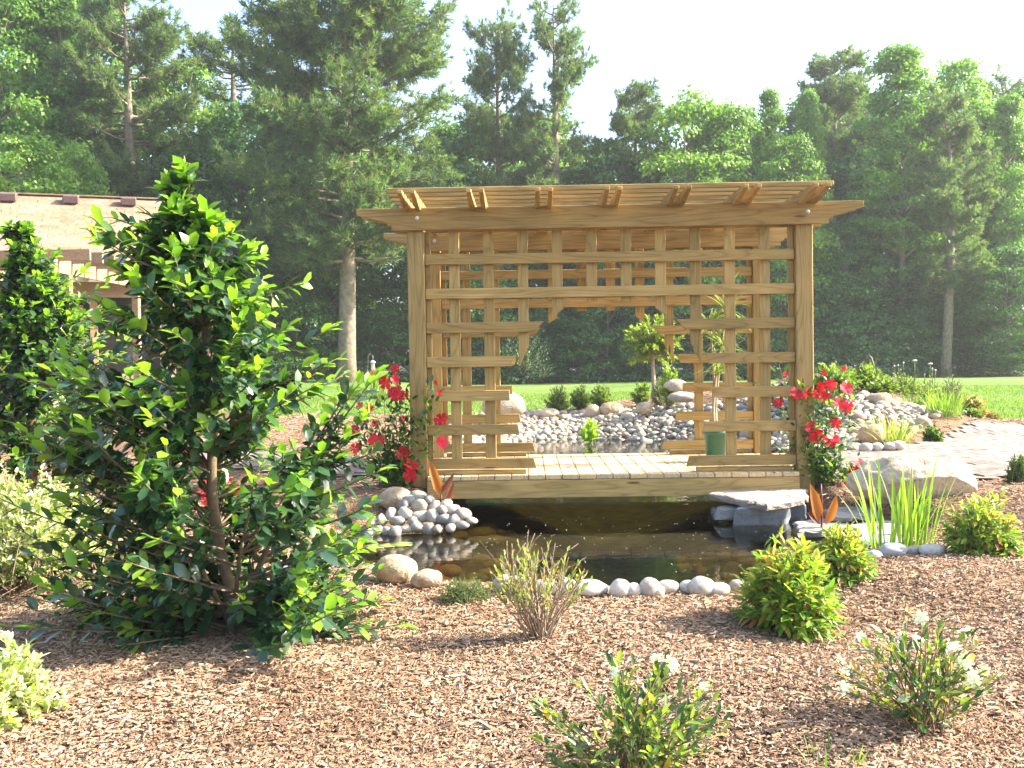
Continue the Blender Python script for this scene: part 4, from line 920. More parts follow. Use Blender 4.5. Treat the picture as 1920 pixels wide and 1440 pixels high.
DEAD = leafmat('dead_leaf', (.22,.13,.06), (.42,.29,.15), .7, .2)
for k in range(26):
    x, y = float(RNG.uniform(-1.6,2.4)), float(RNG.uniform(3.4,5.5)); p = np.array([x,y,gz(x,y)+.012]); mb = MB(); a = R.uniform(0,6.28)
    leaves_into(mb, np.zeros((1,3)), np.array([[math.cos(a),math.sin(a),R.uniform(-.05,.25)]]), np.array([[R.gauss(0,.3),R.gauss(0,.3),1]]), R.uniform(.035,.06), R.uniform(.012,.028), HOL_V)
    tag(obj('fallen_leaf', mb.mesh('fallen_leaf', DEAD), None, T(p)), 'dry brown leaf lying on the bark in the foreground', 'leaf', 'dry leaves on the bark')
mb = MB(); n = 900; x = RNG.uniform(-2.2,2.6,n); y = RNG.uniform(3.2,5.6,n); a = RNG.uniform(0,6.283,n); leaves_into(mb, np.stack([x,y,hz(x,y)+.014],-1), np.stack([np.cos(a),np.sin(a),RNG.normal(0,.08,n)],-1), np.tile([0,0,1.0],(n,1))+RNG.normal(0,.5,(n,3)), RNG.uniform(.08,.16,n), .0022, BLADE_V, BLADE_F)
tag(obj('pine_straw', mb.mesh('pine_straw', DEAD), kind='stuff'), 'scattered dry pine needles on the bark', 'pine straw')
# ------------------------------------------------------------------ background planting round the pond
SH1 = leafmat('shrub_olive', (.08,.13,.035), (.17,.22,.06), .45, .3); SH2 = leafmat('shrub_bright', (.14,.24,.04), (.27,.34,.07), .45, .4); SH3 = leafmat('shrub_grey', (.14,.18,.10), (.25,.28,.17), .6, .25)
ORNG = leafmat('orange_petal', (.60,.18,.03), (.7,.28,.06), .5, .35)
def far_shrub(name, label, cat, px, py, w_, h_, Y, mats, probs, leafL, n, seed, group=None, lo=.1, per=9, spread=1., asp=.5):
    b = at(px,py,Y); b[2] = gz(b[0],b[1])-.01; s = Y/FPX
    top = at(px, py-h_, Y); hh = max(top[2]-b[2], .12)
    return shrub(name, label, cat, b, dome_tips(b, w_*s*.5, w_*s*.45, hh, n, lo, .6, seed), leafL, asp, mats, probs, int(per*1.6), .35, .004, TWIG, 0, spread, .1, group, DIA_V, DIA_F, foot=.04)
G1 = 'clipped shrubs along the lawn edge'
far_shrub('round_shrub', 'leftmost of three olive shrubs on the lawn edge seen through the opening', 'shrub', 1046,768,54,50,18.6,[SH1,SH2],[.6,.4],.06,110,81,G1,.2)
far_shrub('round_shrub', 'middle of three olive shrubs on the lawn edge', 'shrub', 1088,766,46,48,18.9,[SH1,SH2],[.75,.25],.06,100,82,G1,.2)
far_shrub('round_shrub', 'rightmost and yellowest of three olive shrubs on the lawn edge', 'shrub', 1128,760,50,44,19.1,[SH2,SH1],[.6,.4],.06,100,83,G1,.2)
far_shrub('spiky_shrub', 'low green shrub on the bank left of the small tree', 'shrub', 1202,748,46,34,18.8,[SH1,SH2],[.5,.5],.07,60,84,None,.25)
far_shrub('grey_shrub', 'grey green shrub at the foot of the small tree', 'shrub', 1236,748,34,42,17.6,[SH3],[1],.05,60,85,None,.25)
far_shrub('bright_shrub', 'bright green upright shrub right of the small tree', 'shrub', 1256,722,44,44,17.2,[SH2],[1],.09,50,86,None,.4)
far_shrub('low_hedge', 'low clipped hedge on the lawn left of the bridge', 'shrub', 690,760,110,26,26,[SH1,SH2],[.6,.4],.08,200,87,None,.05)
far_shrub('upright_shrub', 'tall feathery green shrub topping the right mound', 'shrub', 1625,738,76,58,14.2,[SH2,SH1],[.6,.4],.08,70,88,None,.45)
far_shrub('upright_shrub', 'leafy shrub left of the feathery one behind the right vine', 'shrub', 1562,732,110,54,14.0,[SH1,SH2],[.5,.5],.08,110,89,None,.15)
far_shrub('mound_shrub', 'olive shrub in the middle of the right mound', 'shrub', 1690,752,104,56,14.6,[SH1,SH2],[.5,.5],.05,130,90,None,.15)
far_shrub('mound_shrub', 'round bushy plant on the right mound beneath the flower stems', 'shrub', 1742,754,90,50,14.8,[SH2,SH1],[.5,.5],.05,110,91,None,.15)
far_shrub('mound_shrub', 'dark grey green shrub at the right end of the mound', 'shrub', 1786,750,66,46,15.2,[SH3,SH1],[.6,.4],.05,90,92,None,.2)
far_shrub('mound_shrub', 'dark leafy perennial between striped grass and path', 'shrub', 1748,838,44,38,10.9,[MV,SH2],[.7,.3],.05,60,93,None,.2)
far_shrub('mound_shrub', 'small round green plant on the bark next to the path', 'shrub', 1826,815,36,24,12.6,[SH2,SH1],[.5,.5],.04,70,94,None,.05)
far_shrub('mound_shrub', 'little brown tuft right of the small round plant by the path', 'shrub', 1862,810,24,20,12.9,[SH1,BROWNP],[.3,.7],.04,50,95,None,.05)
far_shrub('mound_shrub', 'spreading green shrub on the front of the mound above the tan boulder', 'shrub', 1655,742,70,34,13.8,[SH2,SH1],[.6,.4],.06,90,101,None,.1)
far_shrub('mound_shrub', 'low leafy plant on the mound left of the bright grass clump', 'shrub', 1735,778,60,30,13.0,[SH1,SH2],[.5,.5],.05,80,102,None,.1)
th, st = far_shrub('flowering_perennial', 'orange flowered perennial at the lawn corner right of the mound', 'flowering plant', 1822,790,56,50,13.6,[SH1,SH2],[.6,.4],.07,50,96,None,.25)
ORF = flower_mesh(ORNG, 6, .45, .5, 'or')
for S in st[::3]: flower_at(th, ORF, S[-1], .055, (R.gauss(0,.5),-.8,.6))
far_shrub('conifer_shrub', 'dark dwarf conifer at the right edge beside the path', 'shrub', 1912,895,56,46,8.0,[CONIF],[1],.03,160,97,None,.05,16,1.,.25)
b = at(1668,842,10.7); b[2] = gz(*b[:2]); blade_clump('striped_grass', 'arching yellow striped grass clump before the brown boulder', 'ornamental grass', b, 170, .22, .42, .012, .16, 1.0, [STRIPE,GREENB,STRIPE], 30, 55)
b = at(1772,795,12.2); b[2] = gz(*b[:2]); blade_clump('grass_clump', 'bright yellow green grass clump between mound and path', 'ornamental grass', b, 160, .2, .4, .013, .2, .7, [IRIS,GREENB], 20, 56)
b = at(1715,765,13.2); b[2] = gz(*b[:2]); blade_clump('grass_clump', 'low fine green grass clump on the mound above the pebbles', 'ornamental grass', b, 140, .15, .28, .01, .14, .8, [GREENB,SH1], 12, 57)
# small magnolia
MAGL = leafmat('magnolia_leaf', (.11,.19,.03), (.36,.40,.07), .35, .35)
b = at(1226,724,18.5); b[2] = gz(*b[:2])-.05; th = thing('small_tree', 'young yellow green tree on the far bank framed by the opening', 'tree', b); mb = MB()
ctr = at(1222,640,18.5); stt = []
mb.add(*tube(np.array([b, b*.5+at(1225,690,18.5)*.5, at(1224,680,18.5), at(1222,620,18.5)]), [.05,.042,.035,.015], 7))
for k in range(95):
    ph = R.uniform(0,6.283); el = R.uniform(-.75,1); r = R.uniform(.5,1)
    tip = ctr+np.array([.58*r*math.cos(ph)*math.sqrt(1-el*el*.8), .5*r*math.sin(ph), .56*el*r-.02]); s0 = at(1224,676-R.uniform(0,45),18.5); S = bez(s0,(s0+tip)/2+np.array([0,0,.05]),tip,6); stt.append(S); mb.add(*tube(S,np.linspace(.012,.004,6),4))
obj('trunk', mb.mesh('trunk', GREYTWIG), th); P,D,U,t = stems_leaves(stt,.35,28,1.,.1); mb = MB(); leaves_into(mb,P,D,U,.10*RNG.uniform(.7,1.2,len(P)),.05,DIA_V,DIA_F); obj('crown', mb.mesh('crown', MAGL), th)
# white flower stalks, shepherd hook, bird feeder, lilies
HEADW = plain('white_flower_head', (.6,.6,.55), (.75,.75,.7), 30, .8); HOOK = plain('rusty_hook_steel', (.20,.17,.14), (.3,.26,.22), 30, .6)
for k, (x,yt,yb,big) in enumerate([(1677,686,712,0),(1684,685,712,0),(1689,693,712,0),(1694,680,712,0),(1715,676,712,1),(1744,682,714,1),(1748,691,714,0),(1754,694,714,0),(1734,702,716,0)]):
    a = at(x-2,yb+24,15.2); a[2] = gz(*a[:2]); t = at(x,yt,15.2)
    th = thing('flower_stalk', ('tall stalk with flat white flower head above the right mound, left of the pair' if x == 1715 else 'tall stalk with flat white flower head above the right mound, right of the pair') if big else 'thin stalk with small round white head above the right mound', 'flower', a, 'white flower stalks on the right mound')
    mb = MB(); mb.add(*tube(bez(a,(a+t)/2+RNG.normal(0,.01,3),t,5), .006, 5)); obj('stem', mb.mesh('stem', GSTEM), th)
    v, f = ico(2); mb = MB(); mb.add(v*(np.array([.036,.036,.013]) if big else np.array([.012,.012,.014]))+t, f); obj('flower_head', mb.mesh('flower_head', HEADW), th)
a = at(1640,730,14.4); a[2] = gz(*a[:2]); pts = [a, at(1641,705,14.4), at(1638,685,14.4), at(1634,671,14.4), at(1629,666,14.4), at(1625,668,14.4), at(1625,672,14.4)]
mb = MB(); mb.add(*tube(pts,[.012,.012,.012,.011,.011,.01,.009],8)); tag(obj('garden_hook', mb.mesh('garden_hook', HOOK)), 'curled grey steel hook rising from the right mound', 'garden hook')
fy = 30.; a = at(690,735,fy); a[2] = gz(*a[:2]); th = thing('bird_feeder', 'tube bird feeder hanging on a pole beside the big pine', 'bird feeder', a); mb = MB(); top = at(690,668,fy); mb.add(*tube([a,top,at(694,663,fy),at(699,667,fy),at(699,675,fy)], .012, 6)); obj('pole', mb.mesh('pole', HOOK), th)
FEED = plain('feeder_tube', (.5,.5,.46), (.62,.62,.58), 10, .3); c = at(699,688,fy); v, f = lathe([(0,-.16),(.08,-.16),(.085,-.13),(.055,-.13),(.055,.12),(.095,.125),(.07,.16),(.02,.2),(0,.2)], 16); mb = MB(); mb.add(v+c, f); obj('feeder_tube', mb.mesh('feeder_tube', FEED), th)
b = at(700,732,29.); b[2] = gz(*b[:2]); th = blade_clump('daylily_clump', 'orange daylilies flowering below the bird feeder', 'flowering plant', b, 90, .4, .75, .03, .3, .8, [GREENB], 10, 58)
for k in range(10):
    q = at(R.choice([676,701,702,700,704]), R.uniform(690,712), 28.9); mb = MB(); mb.add(*tube(np.array([np.array([q[0],q[1],gz(*q[:2])]),q]), .008, 4)); st_ = obj('stem', mb.mesh('stem', GSTEM), th); flower_at(th, ORF, q, .09, (R.gauss(0,.4),-1,.4))
# grass blades fringe on the lawn
def grass(n):
    Y = 13.6+(30-13.6)*RNG.random(n)**1.6; X = RNG.uniform(-1050,1000,n)*Y/1900; k = pip(X,Y,LAWN_POLY); X, Y = X[k], Y[k]; n = len(X); Z = hz(X,Y)
    mb = MB(); d = np.stack([RNG.normal(0,.35,n),RNG.normal(0,.35,n),np.ones(n)],-1); u = np.stack([RNG.normal(0,1,n),RNG.normal(0,1,n),np.zeros(n)],-1)
    tv = np.array([(0,-.5,0),(0,.5,0),(1,0,0)]); leaves_into(mb, np.stack([X,Y,Z-.004],-1), d, u, RNG.uniform(.03,.07,n), .012+Y*.0005, tv, np.array([(0,1,2)])); return mb
GB = leafmat('lawn_blade', (.09,.17,.026), (.19,.255,.055), .6, .4)
tag(obj('grass', grass(110000).mesh('grass', GB), kind='stuff'), 'short mown grass blades on the lawn', 'grass')

# ------------------------------------------------------------------ house on the left
SHING = stonemat('roof_shingle', [(.25,.165,.105),(.30,.205,.135),(.22,.14,.088),(.33,.235,.16),(.27,.18,.115)], 14, .9); VENT = plain('brown_vent', (.10,.065,.06), (.14,.09,.085), 20, .6)
SIDING = plain('beige_siding', (.30,.24,.17), (.36,.29,.21), 8, .7, .05); SCREEN = plain('dark_porch_screen', (.03,.03,.03), (.055,.05,.048), 12, .8); TRIM = plain('cream_trim', (.36,.31,.235), (.42,.365,.28), 9, .6, .05); GLASSM = plain('dark_window_glass', (.02,.025,.03), (.05,.055,.06), 2, .08, .0, .0, .6)
HU = np.array([.937,.348,0]); HV = np.array([-.348,.937,0]); UZ = np.array([0,0,1.0])
RE = np.array([-8.25,24.05,0.0])                 # ridge end, right
def hp(u, v, z): return RE + HU*u + HV*v + UZ*z   # u<0 to the left, v<0 towards the camera
hb = hp(-3,-2.5,.62); HO = thing('house', 'beige cottage with tan shingle roof behind the hollies', 'house', hb)
def hbox(name, u0,u1,v0,v1,z0,z1,mat,parent=HO,label=None):
    c = hp((u0+u1)/2,(v0+v1)/2,(z0+z1)/2); return obj(name, boxmesh(u1-u0, v1-v0, z1-z0, .004, mat), parent, T(c) @ Matrix.Rotation(math.atan2(HU[1],HU[0]),4,'Z'), None, label)
RZ, EZ, RUN = 5.52, 3.50, 3.5
slope = math.atan2(RZ-EZ, RUN); SL = math.hypot(RZ-EZ, RUN)
roofm = MB(); Wd = 12.0
for sgn in (-1,1):
    a, b_, c, d = hp(-Wd,0,RZ), hp(0,0,RZ), hp(0,sgn*RUN,EZ), hp(-Wd,sgn*RUN,EZ); t = -.08*UZ
    roofm.add(np.array([a,b_,c,d,a+t,b_+t,c+t,d+t]), quads(np.array([(0,1,2,3),(4,5,6,7),(0,1,5,4),(1,2,6,5),(2,3,7,6),(3,0,4,7)])), 0, False)
roof = obj('roof', roofm.mesh('roof', SHING), HO)
nr = 25; ex = SL/nr; srot = Matrix.Rotation(math.atan2(HU[1],HU[0]),4,'Z') @ Matrix.Rotation(slope,4,'X'); shm = boxmesh(.330,ex+.02,.022,.002,SHING); pcs = []
for r_ in range(nr):
    for k in range(int(Wd/.333)):
        u = -(k+.5)*.333-(.166 if r_ % 2 else 0)+R.uniform(-.01,.01); dn = (r_+.5)*ex
        if u < -Wd: continue
        c = hp(u, -dn*math.cos(slope), RZ-dn*math.sin(slope)) + (UZ*math.cos(slope)-HV*math.sin(slope)*0)*(.018+R.uniform(0,.008)); pcs.append((c, r_, u))
pcs.sort(key=lambda q: np.linalg.norm(q[0]-EYE)); rest = MB(); bm = bmesh.new(); bm.from_mesh(shm); bmesh.ops.triangulate(bm, faces=bm.faces[:]); bv = np.array([v.co[:] for v in bm.verts]); bf = np.array([[v.index for v in f.verts] for f in bm.faces]); bm.free(); nsh = 0
for c, r_, u in pcs:
    px = 989+c[0]*1900/c[1]; Mw = T(c) @ srot @ Matrix.Rotation(.05,4,'X')
    if nsh < 290 and -15 < px < 345 and r_ < 24: obj('shingle', shm, roof, Mw); nsh += 1
    else: A = np.array(Mw); rest.add(bv@A[:3,:3].T+A[:3,3], bf, 0, False)
obj('outer_shingles', rest.mesh('outer_shingles', SHING), roof, kind='stuff')
for k in range(36): obj('ridge_cap', boxmesh(.33,.28,.03,.004,SHING), roof, T(hp(-.17-k*.333,0,RZ+.02)) @ Matrix.Rotation(math.atan2(HU[1],HU[0]),4,'Z') @ Matrix.Rotation(R.uniform(-.02,.02),4,'Y'))
for (px, py) in ((20,381),(138,390),(247,395)):
    best = min(((abs(989+hp(-u,-.35,RZ-.2)[0]*1900/hp(-u,-.35,RZ-.2)[1]-px), u) for u in np.linspace(.2,7,140))); c = hp(-best[1],-.42,RZ-.42*math.tan(slope)+.13); obj('roof_vent', boxmesh(.34,.30,.18,.02,VENT), roof, T(c) @ Matrix.Rotation(math.atan2(HU[1],HU[0]),4,'Z') @ Matrix.Rotation(slope*.4,4,'X'))
hbox('fascia', -Wd,.02,-RUN-.03,-RUN,EZ-.2,EZ-.02,TRIM)
hbox('frieze_beam', -Wd,-.3,-RUN+.32,-RUN+.5,EZ-.48,EZ-.12,TRIM)
hbox('porch_wall', -Wd,-.3,-RUN+.7,3.0,.3,EZ-.15,SCREEN)
hbox('gable_wall', -.3,-.18,-RUN+.55,RUN-.5,.3,EZ+.3,SIDING)
for u in (-.42,-1.75,-2.95,-4.2,-5.5,-7): hbox('porch_post', u-.07,u+.07,-RUN+.34,-RUN+.48,.62,EZ-.482,PALEW)
dr = hbox('door', -2.72,-1.95,-RUN+.62,-RUN+.697,.85,EZ-.62,TRIM); hbox('pane', -2.6,-2.07,-RUN+.608,-RUN+.619,1.3,EZ-.74,GLASSM,dr)
for k in range(7): hbox('siding_board', -3.9,-.5,-RUN+.30-.012*(7-k),-RUN+.36,.55+k*.13,.55+k*.13+.125,SIDING)
for k in range(4): hbox('step', -2.9,-1.3,-RUN-.1-.3*k,-RUN+.2-.3*k,.5,1.25-.17*k,TRIM)
# porch pergola in front of the house
PB0, PB1 = at(108,505,16.6), at(262,548,20.2); pg = thing('porch_pergola', 'weathered pergola with notched beam in front of the cottage porch', 'pergola', (PB0[0],PB0[1],.62)); dvec = norm((PB1-PB0)*np.array([1,1,0])); pl = np.linalg.norm((PB1-PB0)[:2]); zt = 3.28; side = np.array([-dvec[1],dvec[0],0])
rotb = Matrix.Rotation(math.atan2(dvec[1],dvec[0]),4,'Z')
obj('beam', boxmesh(pl+.5,.05,.24,.006,PALEW), pg, T([*( (PB0+PB1)/2)[:2], zt]) @ rotb)
obj('beam', boxmesh(pl+.5,.05,.24,.006,PALEW), pg, T([*((PB0+PB1)/2+side*1.8)[:2], zt]) @ rotb)
for k in range(8): c = PB0+dvec*(k*.5)+side*.9; obj('rafter', boxmesh(.05,2.9,.19,.005,PALEW), pg, T([c[0],c[1],zt+.17]) @ rotb)
for t in (.35, pl-.2):
    for sd_ in (0,1.8): c = PB0+dvec*t+side*sd_; obj('post', boxmesh(.13,.13,zt-.12-.5,.008,PALEW), pg, T([c[0],c[1],(zt-.12+.5)/2]) @ rotb)

# ------------------------------------------------------------------ trees
PBARK = plain('pine_bark', (.13,.10,.07), (.26,.21,.16), 5, .9, .8, .04); HBARK = plain('pale_tree_bark', (.15,.135,.11), (.28,.25,.21), 5, .9, .5, .03)
NEED = [leafmat('pine_needles_a', (.075,.145,.05), (.15,.225,.075), .55, .42, .3), leafmat('pine_needles_b', (.05,.095,.05), (.10,.155,.07), .55, .42, .3), leafmat('pine_needles_c', (.12,.165,.06), (.20,.235,.10), .55, .45, .3)]
LEAF = {'poplar': [leafmat('poplar_leaf_a', (.085,.19,.035), (.16,.29,.05), .5, .45), leafmat('poplar_leaf_b', (.12,.24,.04), (.21,.34,.06), .5, .48)],
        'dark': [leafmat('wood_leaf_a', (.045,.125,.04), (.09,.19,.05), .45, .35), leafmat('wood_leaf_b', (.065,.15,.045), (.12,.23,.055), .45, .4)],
        'bright': [leafmat('bright_leaf_a', (.11,.23,.035), (.19,.32,.05), .5, .4), leafmat('bright_leaf_b', (.15,.27,.04), (.26,.37,.065), .5, .42)]}
def broad_meshes(seed, h, wd, base, kind, nclump=120, nleaf=105, leaf=.16, shape='oval'):
    g = np.random.default_rng(seed); mb = MB(); tb = MB(); cs = []
    lean = g.normal(0,.03,2); trunk = np.array([[lean[0]*z*.6+g.normal(0,.02)*z**.5, lean[1]*z*.6, z] for z in np.linspace(-.3,h*.93,10)])
    tb.add(*tube(trunk, np.interp(np.linspace(0,1,10),[0,.06,1],[.022*h**.9,.016*h**.9,.02]), 8))
    for k in range(nclump):
        t = g.random()**.85 if shape != 'low' else g.random(); z = h*(base+(1-base)*t)
        env = {'oval': math.sin(math.pi*min(.08+t*.86,1))**.75, 'cone': (1-t)**.62*.98+.05 if t > .12 else .6+t*3, 'low': math.sqrt(max(1-t*t,0))*.95+.05}[shape]
        r = wd/2*env*(1-.55*g.random()**2); ph = g.uniform(0,6.283); rc = wd*.105*g.uniform(.7,1.35)+.15
        c = np.array([r*math.cos(ph), r*math.sin(ph), z]); cs.append((c, rc)); n = int(nleaf*g.uniform(.6,1.25)*(rc/(wd*.105+.15)))
        u = norm(g.normal(size=(n,3))); u[:,2] = np.where(u[:,2] < -.25, -u[:,2]*.6, u[:,2]); rr = rc*(.55+.5*g.random((n,1)))
        p = c+u*rr*np.array([1.15,1.15,.78]); nrmv = norm(u*.7+np.array([0,0,.5])+g.normal(0,.45,(n,3))); d = norm(np.cross(nrmv, g.normal(size=(n,3)))+np.array([0,0,-.3]))
        Lf = leaf*g.uniform(.65,1.25,n); m = int(g.random() < .45); leaves_into(mb, p, d, nrmv, Lf, Lf*.85, DIA_V, DIA_F, np.where(g.random(n) < .8, m, 1-m))
    for c, rc in cs[::3]:
        z0 = min(max(h*base*.6, c[2]-.5*np.hypot(c[0],c[1])-.6), h*.86); i_ = np.interp(z0, trunk[:,2], np.arange(10)); s = np.array([np.interp(z0,trunk[:,2],trunk[:,0]),np.interp(z0,trunk[:,2],trunk[:,1]),z0]); tb.add(*tube(bez(s,(s+c)/2+np.array([0,0,-.15]),c,5), np.linspace(.005*h,.012,5), 5))
    return tb.mesh('trunk', HBARK), mb.mesh('crown', LEAF[kind])
def pine_meshes(seed, h, wd, base, nbr=64, dens=1.0, top=.5, tuft=.30):
    g = np.random.default_rng(seed); tb = MB(); tips = []
    bow = g.normal(0,.25,2); zz_ = np.linspace(-.3,h,14); trunk = np.stack([bow[0]*np.sin(zz_/h*2.6), bow[1]*np.sin(zz_/h*2.2), zz_],-1)
    tb.add(*tube(trunk, np.interp(zz_/h,[0,.03,.5,1],[.026*h,.0215*h,.0155*h,.03]), 10))
    for k in range(nbr):
        t = g.random()**.9; z = h*(base+(1-base)*t*.985); env = (math.sin(math.pi*(.2+t*.67)))**.75*(1-top*t*.35); L = wd/2*env*g.uniform(.6,1.12); ph = k*2.4+g.normal(0,.4)
        s = np.array([np.interp(z,zz_,trunk[:,0]),np.interp(z,zz_,trunk[:,1]),z]); o_ = np.array([math.cos(ph),math.sin(ph),0]); rise = g.uniform(-.08,.22)+.55*t
        e = s+o_*L+np.array([0,0,L*rise]); mid = s+o_*L*.5+np.array([0,0,L*rise*.25-.05*L]); B = bez(s,mid,e,9); B[2:] += g.normal(0,.04,(7,3)); tb.add(*tube(B, np.linspace(.0045*h*(1-.6*t)+.01,.012,9), 5))
        for j in range(int((5+L*3.4)*dens)):
            f = g.uniform(.3,1); i_ = int(f*8); q = B[min(i_,8)]; sl_ = L*.36*g.uniform(.3,1)*(1.15-f*.6)+.25; dd = norm(np.array([math.cos(ph+g.normal(0,.9)),math.sin(ph+g.normal(0,.9)),g.normal(.25,.3)])); tip = q+dd*sl_
            if g.random() < .5: tb.add(*tube(np.array([q,(q+tip)/2+g.normal(0,.03,3),tip]), [.012,.009,.005], 3))
            nt_ = max(1,int(sl_/.22))
            for a in range(nt_): tips.append((q+(tip-q)*(a+1)/nt_+g.normal(0,.07,3), dd))
        tips.append((e, norm(e-mid)))
    P = np.array([a for a,_ in tips]); D = np.array([b for _,b in tips]); n = len(P); nn = 16; mb = MB(); print('tufts', n)
    d = norm(np.repeat(D,nn,0)*.75+g.normal(0,.62,(n*nn,3))+np.array([0,0,.22])); pos = np.repeat(P,nn,0)+g.normal(0,.03,(n*nn,3)); u = g.normal(size=(n*nn,3)); mi = np.repeat(g.choice(3,n,p=[.45,.3,.25]),nn)
    tv = np.array([(0,-.25,0),(0,.25,0),(.55,.5,0),(1,0,0)]); leaves_into(mb,pos,d,u,tuft*g.uniform(.7,1.2,n*nn),.055,tv,np.array([(0,1,2),(0,2,3)]),mi)
    return tb.mesh('trunk', PBARK), mb.mesh('crown', NEED)
VAR = {}
def variant(key, fn, *a, **k):
    if key not in VAR: VAR[key] = fn(*a, **k)
    return VAR[key]
def tree(name, label, meshes, px, Y, h, href, group=None, rot=None, wk=1.0, dz=0):
    p = at(px, 700, Y); p[2] = gz(p[0],p[1])-.05+dz; s = h/href; th = thing(name, label, 'tree', p, group)
    setw(th, T(p) @ Matrix.Rotation(R.uniform(0,6.28) if rot is None else rot,4,'Z') @ Matrix.Diagonal((s*wk,s*wk,s,1)))
    for nm, me in zip(('trunk','crown'), meshes): obj(nm, me, th, WM[th.name])
def H(px, py, Y): return float(at(px,py,Y)[2])-.62
PO = [variant('po%d' % k, broad_meshes, 500+k, 18, 5.2+.5*k, .12 if k != 1 else .3, 'poplar', 190, 130, .19, 'cone' if k < 2 else 'oval') for k in range(3)]
BRT = [variant('br%d' % k, broad_meshes, 520+k, 11, 5.0, .12, 'bright', 140, 120, .17, 'oval') for k in range(2)]
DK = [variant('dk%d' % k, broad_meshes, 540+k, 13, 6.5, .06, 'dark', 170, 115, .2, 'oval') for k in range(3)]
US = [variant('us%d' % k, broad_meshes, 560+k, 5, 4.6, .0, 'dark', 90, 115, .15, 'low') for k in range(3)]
PI = [variant('pi0', pine_meshes, 601, 18.5, 11.5, .27, 140, 1.3), variant('pi1', pine_meshes, 602, 18, 6.0, .40, 70, 1.15), variant('pi2', pine_meshes, 603, 18, 7.0, .36, 90, 1.4), variant('pi3', pine_meshes, 604, 17, 6.6, .3, 96, 1.6)]
tree('pine_tree', 'huge spreading pine with thick grey trunk left of the pergola', PI[0], 650, 41.5, H(650,-75,41.5), 18.5, rot=.6)
tree('pine_tree', 'tall slender pine standing alone against the sky above the pergola', PI[1], 1045, 46.5, H(1045,5,46.5), 18, rot=1.0, wk=.72)
tree('pine_tree', 'bushy pine just left of the lone slender pine', PI[2], 938, 47.5, H(938,42,47.5), 18, rot=2.2, wk=.66)
tree('pine_tree', 'pine with bare lower trunk behind the cottage roof', PI[2], 243, 45, H(243,-30,45), 18, rot=4.0, wk=.95)
tree('pine_tree', 'dark pine top left of the largest poplar at right', PI[3], 1572, 52, H(1572,108,52), 17, rot=1.0, wk=.9)
tree('pine_tree', 'rounded pine with tall trunk among poplars at the far right', PI[3], 1772, 43.5, H(1800,178,43.5), 17, rot=3.0, wk=.85)
tree('pine_tree', 'pine crown peeping over poplars in the top right corner', PI[2], 1885, 54, H(1885,152,54), 18, rot=5.0, wk=.9)
tree('pine_tree', 'small dark pine between the lone pine and bright hardwoods', PI[3], 1205, 48, H(1205,165,48), 17, rot=.4, wk=.8)
tree('pine_tree', 'pine crown rising left of the huge spreading pine', PI[1], 450, 50, H(450,62,50), 18, rot=2.7, wk=1.2)
tree('poplar_tree', 'bright green poplar cut off by the upper left corner', PO[2], 5, 44, H(5,-90,44), 18, wk=.9)
tree('poplar_tree', 'leafy poplar half hidden behind the bare trunked pine', PO[2], 175, 49, H(175,-20,49), 18, rot=3.6, wk=.9)
tree('broadleaf_tree', 'broad hardwood filling the gap between bare trunked and spreading pines', BRT[0], 345, 49, H(345,135,49), 11, rot=1.2, wk=.85)
tree('poplar_tree', 'second bright poplar crowding behind the corner tree at far left', PO[0], 60, 47, H(60,-60,47), 18, rot=2.5)
tree('poplar_tree', 'full leafy poplar between the corner tree and the bare trunked pine', PO[0], 118, 45.5, H(118,-25,45.5), 18, rot=.5)
tree('broadleaf_tree', 'low pale green tree just above the cottage roof at far left', BRT[0], 45, 38, H(45,262,38), 11)
tree('broadleaf_tree', 'pale green tree above the middle of the cottage roof', BRT[1], 150, 41, H(150,280,41), 11, wk=.7)
tree('broadleaf_tree', 'bright spreading hardwood above the right half of the pergola', BRT[1], 1300, 46, H(1300,190,46), 11, wk=.95)
tree('broadleaf_tree', 'bright hardwood right of the spreading one above the pergola', BRT[0], 1372, 46.5, H(1372,205,46.5), 11, wk=.8)
tree('poplar_tree', 'narrow poplar above the right rafters of the pergola', PO[0], 1448, 46.5, H(1448,178,46.5), 18, wk=.62)
tree('poplar_tree', 'thin pointed poplar just right of the narrow one', PO[1], 1520, 46, H(1520,180,46), 18, wk=.55)
tree('broadleaf_tree', 'sunny rounded tree below the two narrow poplars', BRT[0], 1482, 44.5, H(1482,262,44.5), 11, wk=.75)
tree('poplar_tree', 'largest poplar right of the pergola with pale bare lower trunk', PO[1], 1690, 45.5, H(1690,98,45.5), 18, rot=2.0, wk=1.05)
tree('poplar_tree', 'poplar top behind the rounded pine at right', PO[2], 1795, 49, H(1795,118,49), 18, wk=.8)
tree('poplar_tree', 'leafy poplar at the right edge of the photo', PO[0], 1895, 46, H(1895,188,46), 18, wk=.85)
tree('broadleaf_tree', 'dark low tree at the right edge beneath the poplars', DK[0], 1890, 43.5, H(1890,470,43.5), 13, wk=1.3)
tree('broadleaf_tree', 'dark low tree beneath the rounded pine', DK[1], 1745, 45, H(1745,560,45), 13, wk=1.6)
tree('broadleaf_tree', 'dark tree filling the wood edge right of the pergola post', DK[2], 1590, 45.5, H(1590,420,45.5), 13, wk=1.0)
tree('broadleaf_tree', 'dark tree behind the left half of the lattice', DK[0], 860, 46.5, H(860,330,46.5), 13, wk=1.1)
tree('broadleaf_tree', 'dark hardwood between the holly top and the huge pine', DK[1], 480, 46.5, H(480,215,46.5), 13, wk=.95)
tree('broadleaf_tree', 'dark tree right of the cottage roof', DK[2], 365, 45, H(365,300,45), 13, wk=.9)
tree('broadleaf_tree', 'dark tree close behind the huge pine trunk', DK[0], 590, 48, H(590,280,48), 13, wk=1.0)
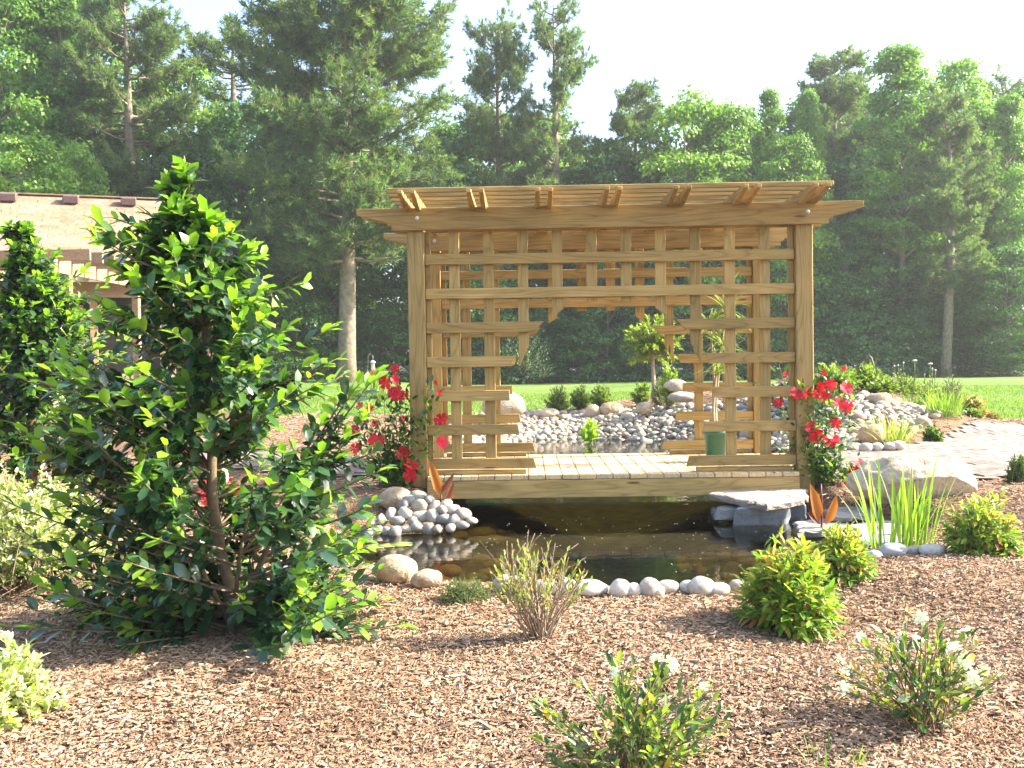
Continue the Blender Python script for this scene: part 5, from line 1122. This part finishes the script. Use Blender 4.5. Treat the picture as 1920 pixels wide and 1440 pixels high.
tree('broadleaf_tree', 'dark green tree behind the pergola roof centre', DK[1], 1130, 48, H(1130,270,48), 13, wk=1.0)
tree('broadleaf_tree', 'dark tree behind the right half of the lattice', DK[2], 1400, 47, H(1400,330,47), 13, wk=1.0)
UL = 'low dark bushes in the shade along the wood edge'
for k, px in enumerate(range(-20, 1960, 58)):
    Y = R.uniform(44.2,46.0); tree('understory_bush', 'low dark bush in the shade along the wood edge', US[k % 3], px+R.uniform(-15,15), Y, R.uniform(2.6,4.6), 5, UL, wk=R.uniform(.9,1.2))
DT = 'dark trees deeper in the wood'
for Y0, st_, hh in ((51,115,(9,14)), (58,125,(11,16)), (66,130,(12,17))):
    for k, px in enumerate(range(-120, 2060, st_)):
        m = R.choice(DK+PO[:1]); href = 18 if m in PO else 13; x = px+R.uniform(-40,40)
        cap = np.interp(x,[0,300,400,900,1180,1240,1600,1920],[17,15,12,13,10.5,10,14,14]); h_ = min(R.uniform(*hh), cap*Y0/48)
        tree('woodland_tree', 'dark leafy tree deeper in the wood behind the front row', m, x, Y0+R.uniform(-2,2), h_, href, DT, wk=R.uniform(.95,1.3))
tag_ = leafmat('pale_blossom', (.45,.5,.36), (.6,.62,.48), .6, .3)
b = at(1000,716,42.5); b[2] = .6
th, st = far_shrub('flowering_shrub', 'whitish flowering shrub at the wood edge seen past the left lattice', 'shrub', 985,716,130,115,43.2,[LEAF['dark'][0],tag_],[.6,.4],.14,220,99,None,.15,10)

# ------------------------------------------------------------------ haze volume added to imitate the lens flare veil
hm, hnt, hout = mat_new('flare_veil_haze'); pv = hnt.nodes.new('ShaderNodeVolumePrincipled'); pv.inputs['Color'].default_value = (.93,.97,1,1); pv.inputs['Density'].default_value = VEIL_HAZE; pv.inputs['Anisotropy'].default_value = .35
hnt.links.new(pv.outputs[0], hout.inputs['Volume'])
bm = bmesh.new(); bmesh.ops.create_cube(bm, size=1.0)
for v in bm.verts: v.co = (v.co.x*250, 50+v.co.y*170, 12+v.co.z*27)
me = bpy.data.meshes.new('veil_haze'); bm.to_mesh(me); bm.free(); me.materials.append(hm); obj('veil_haze', me, kind='stuff')
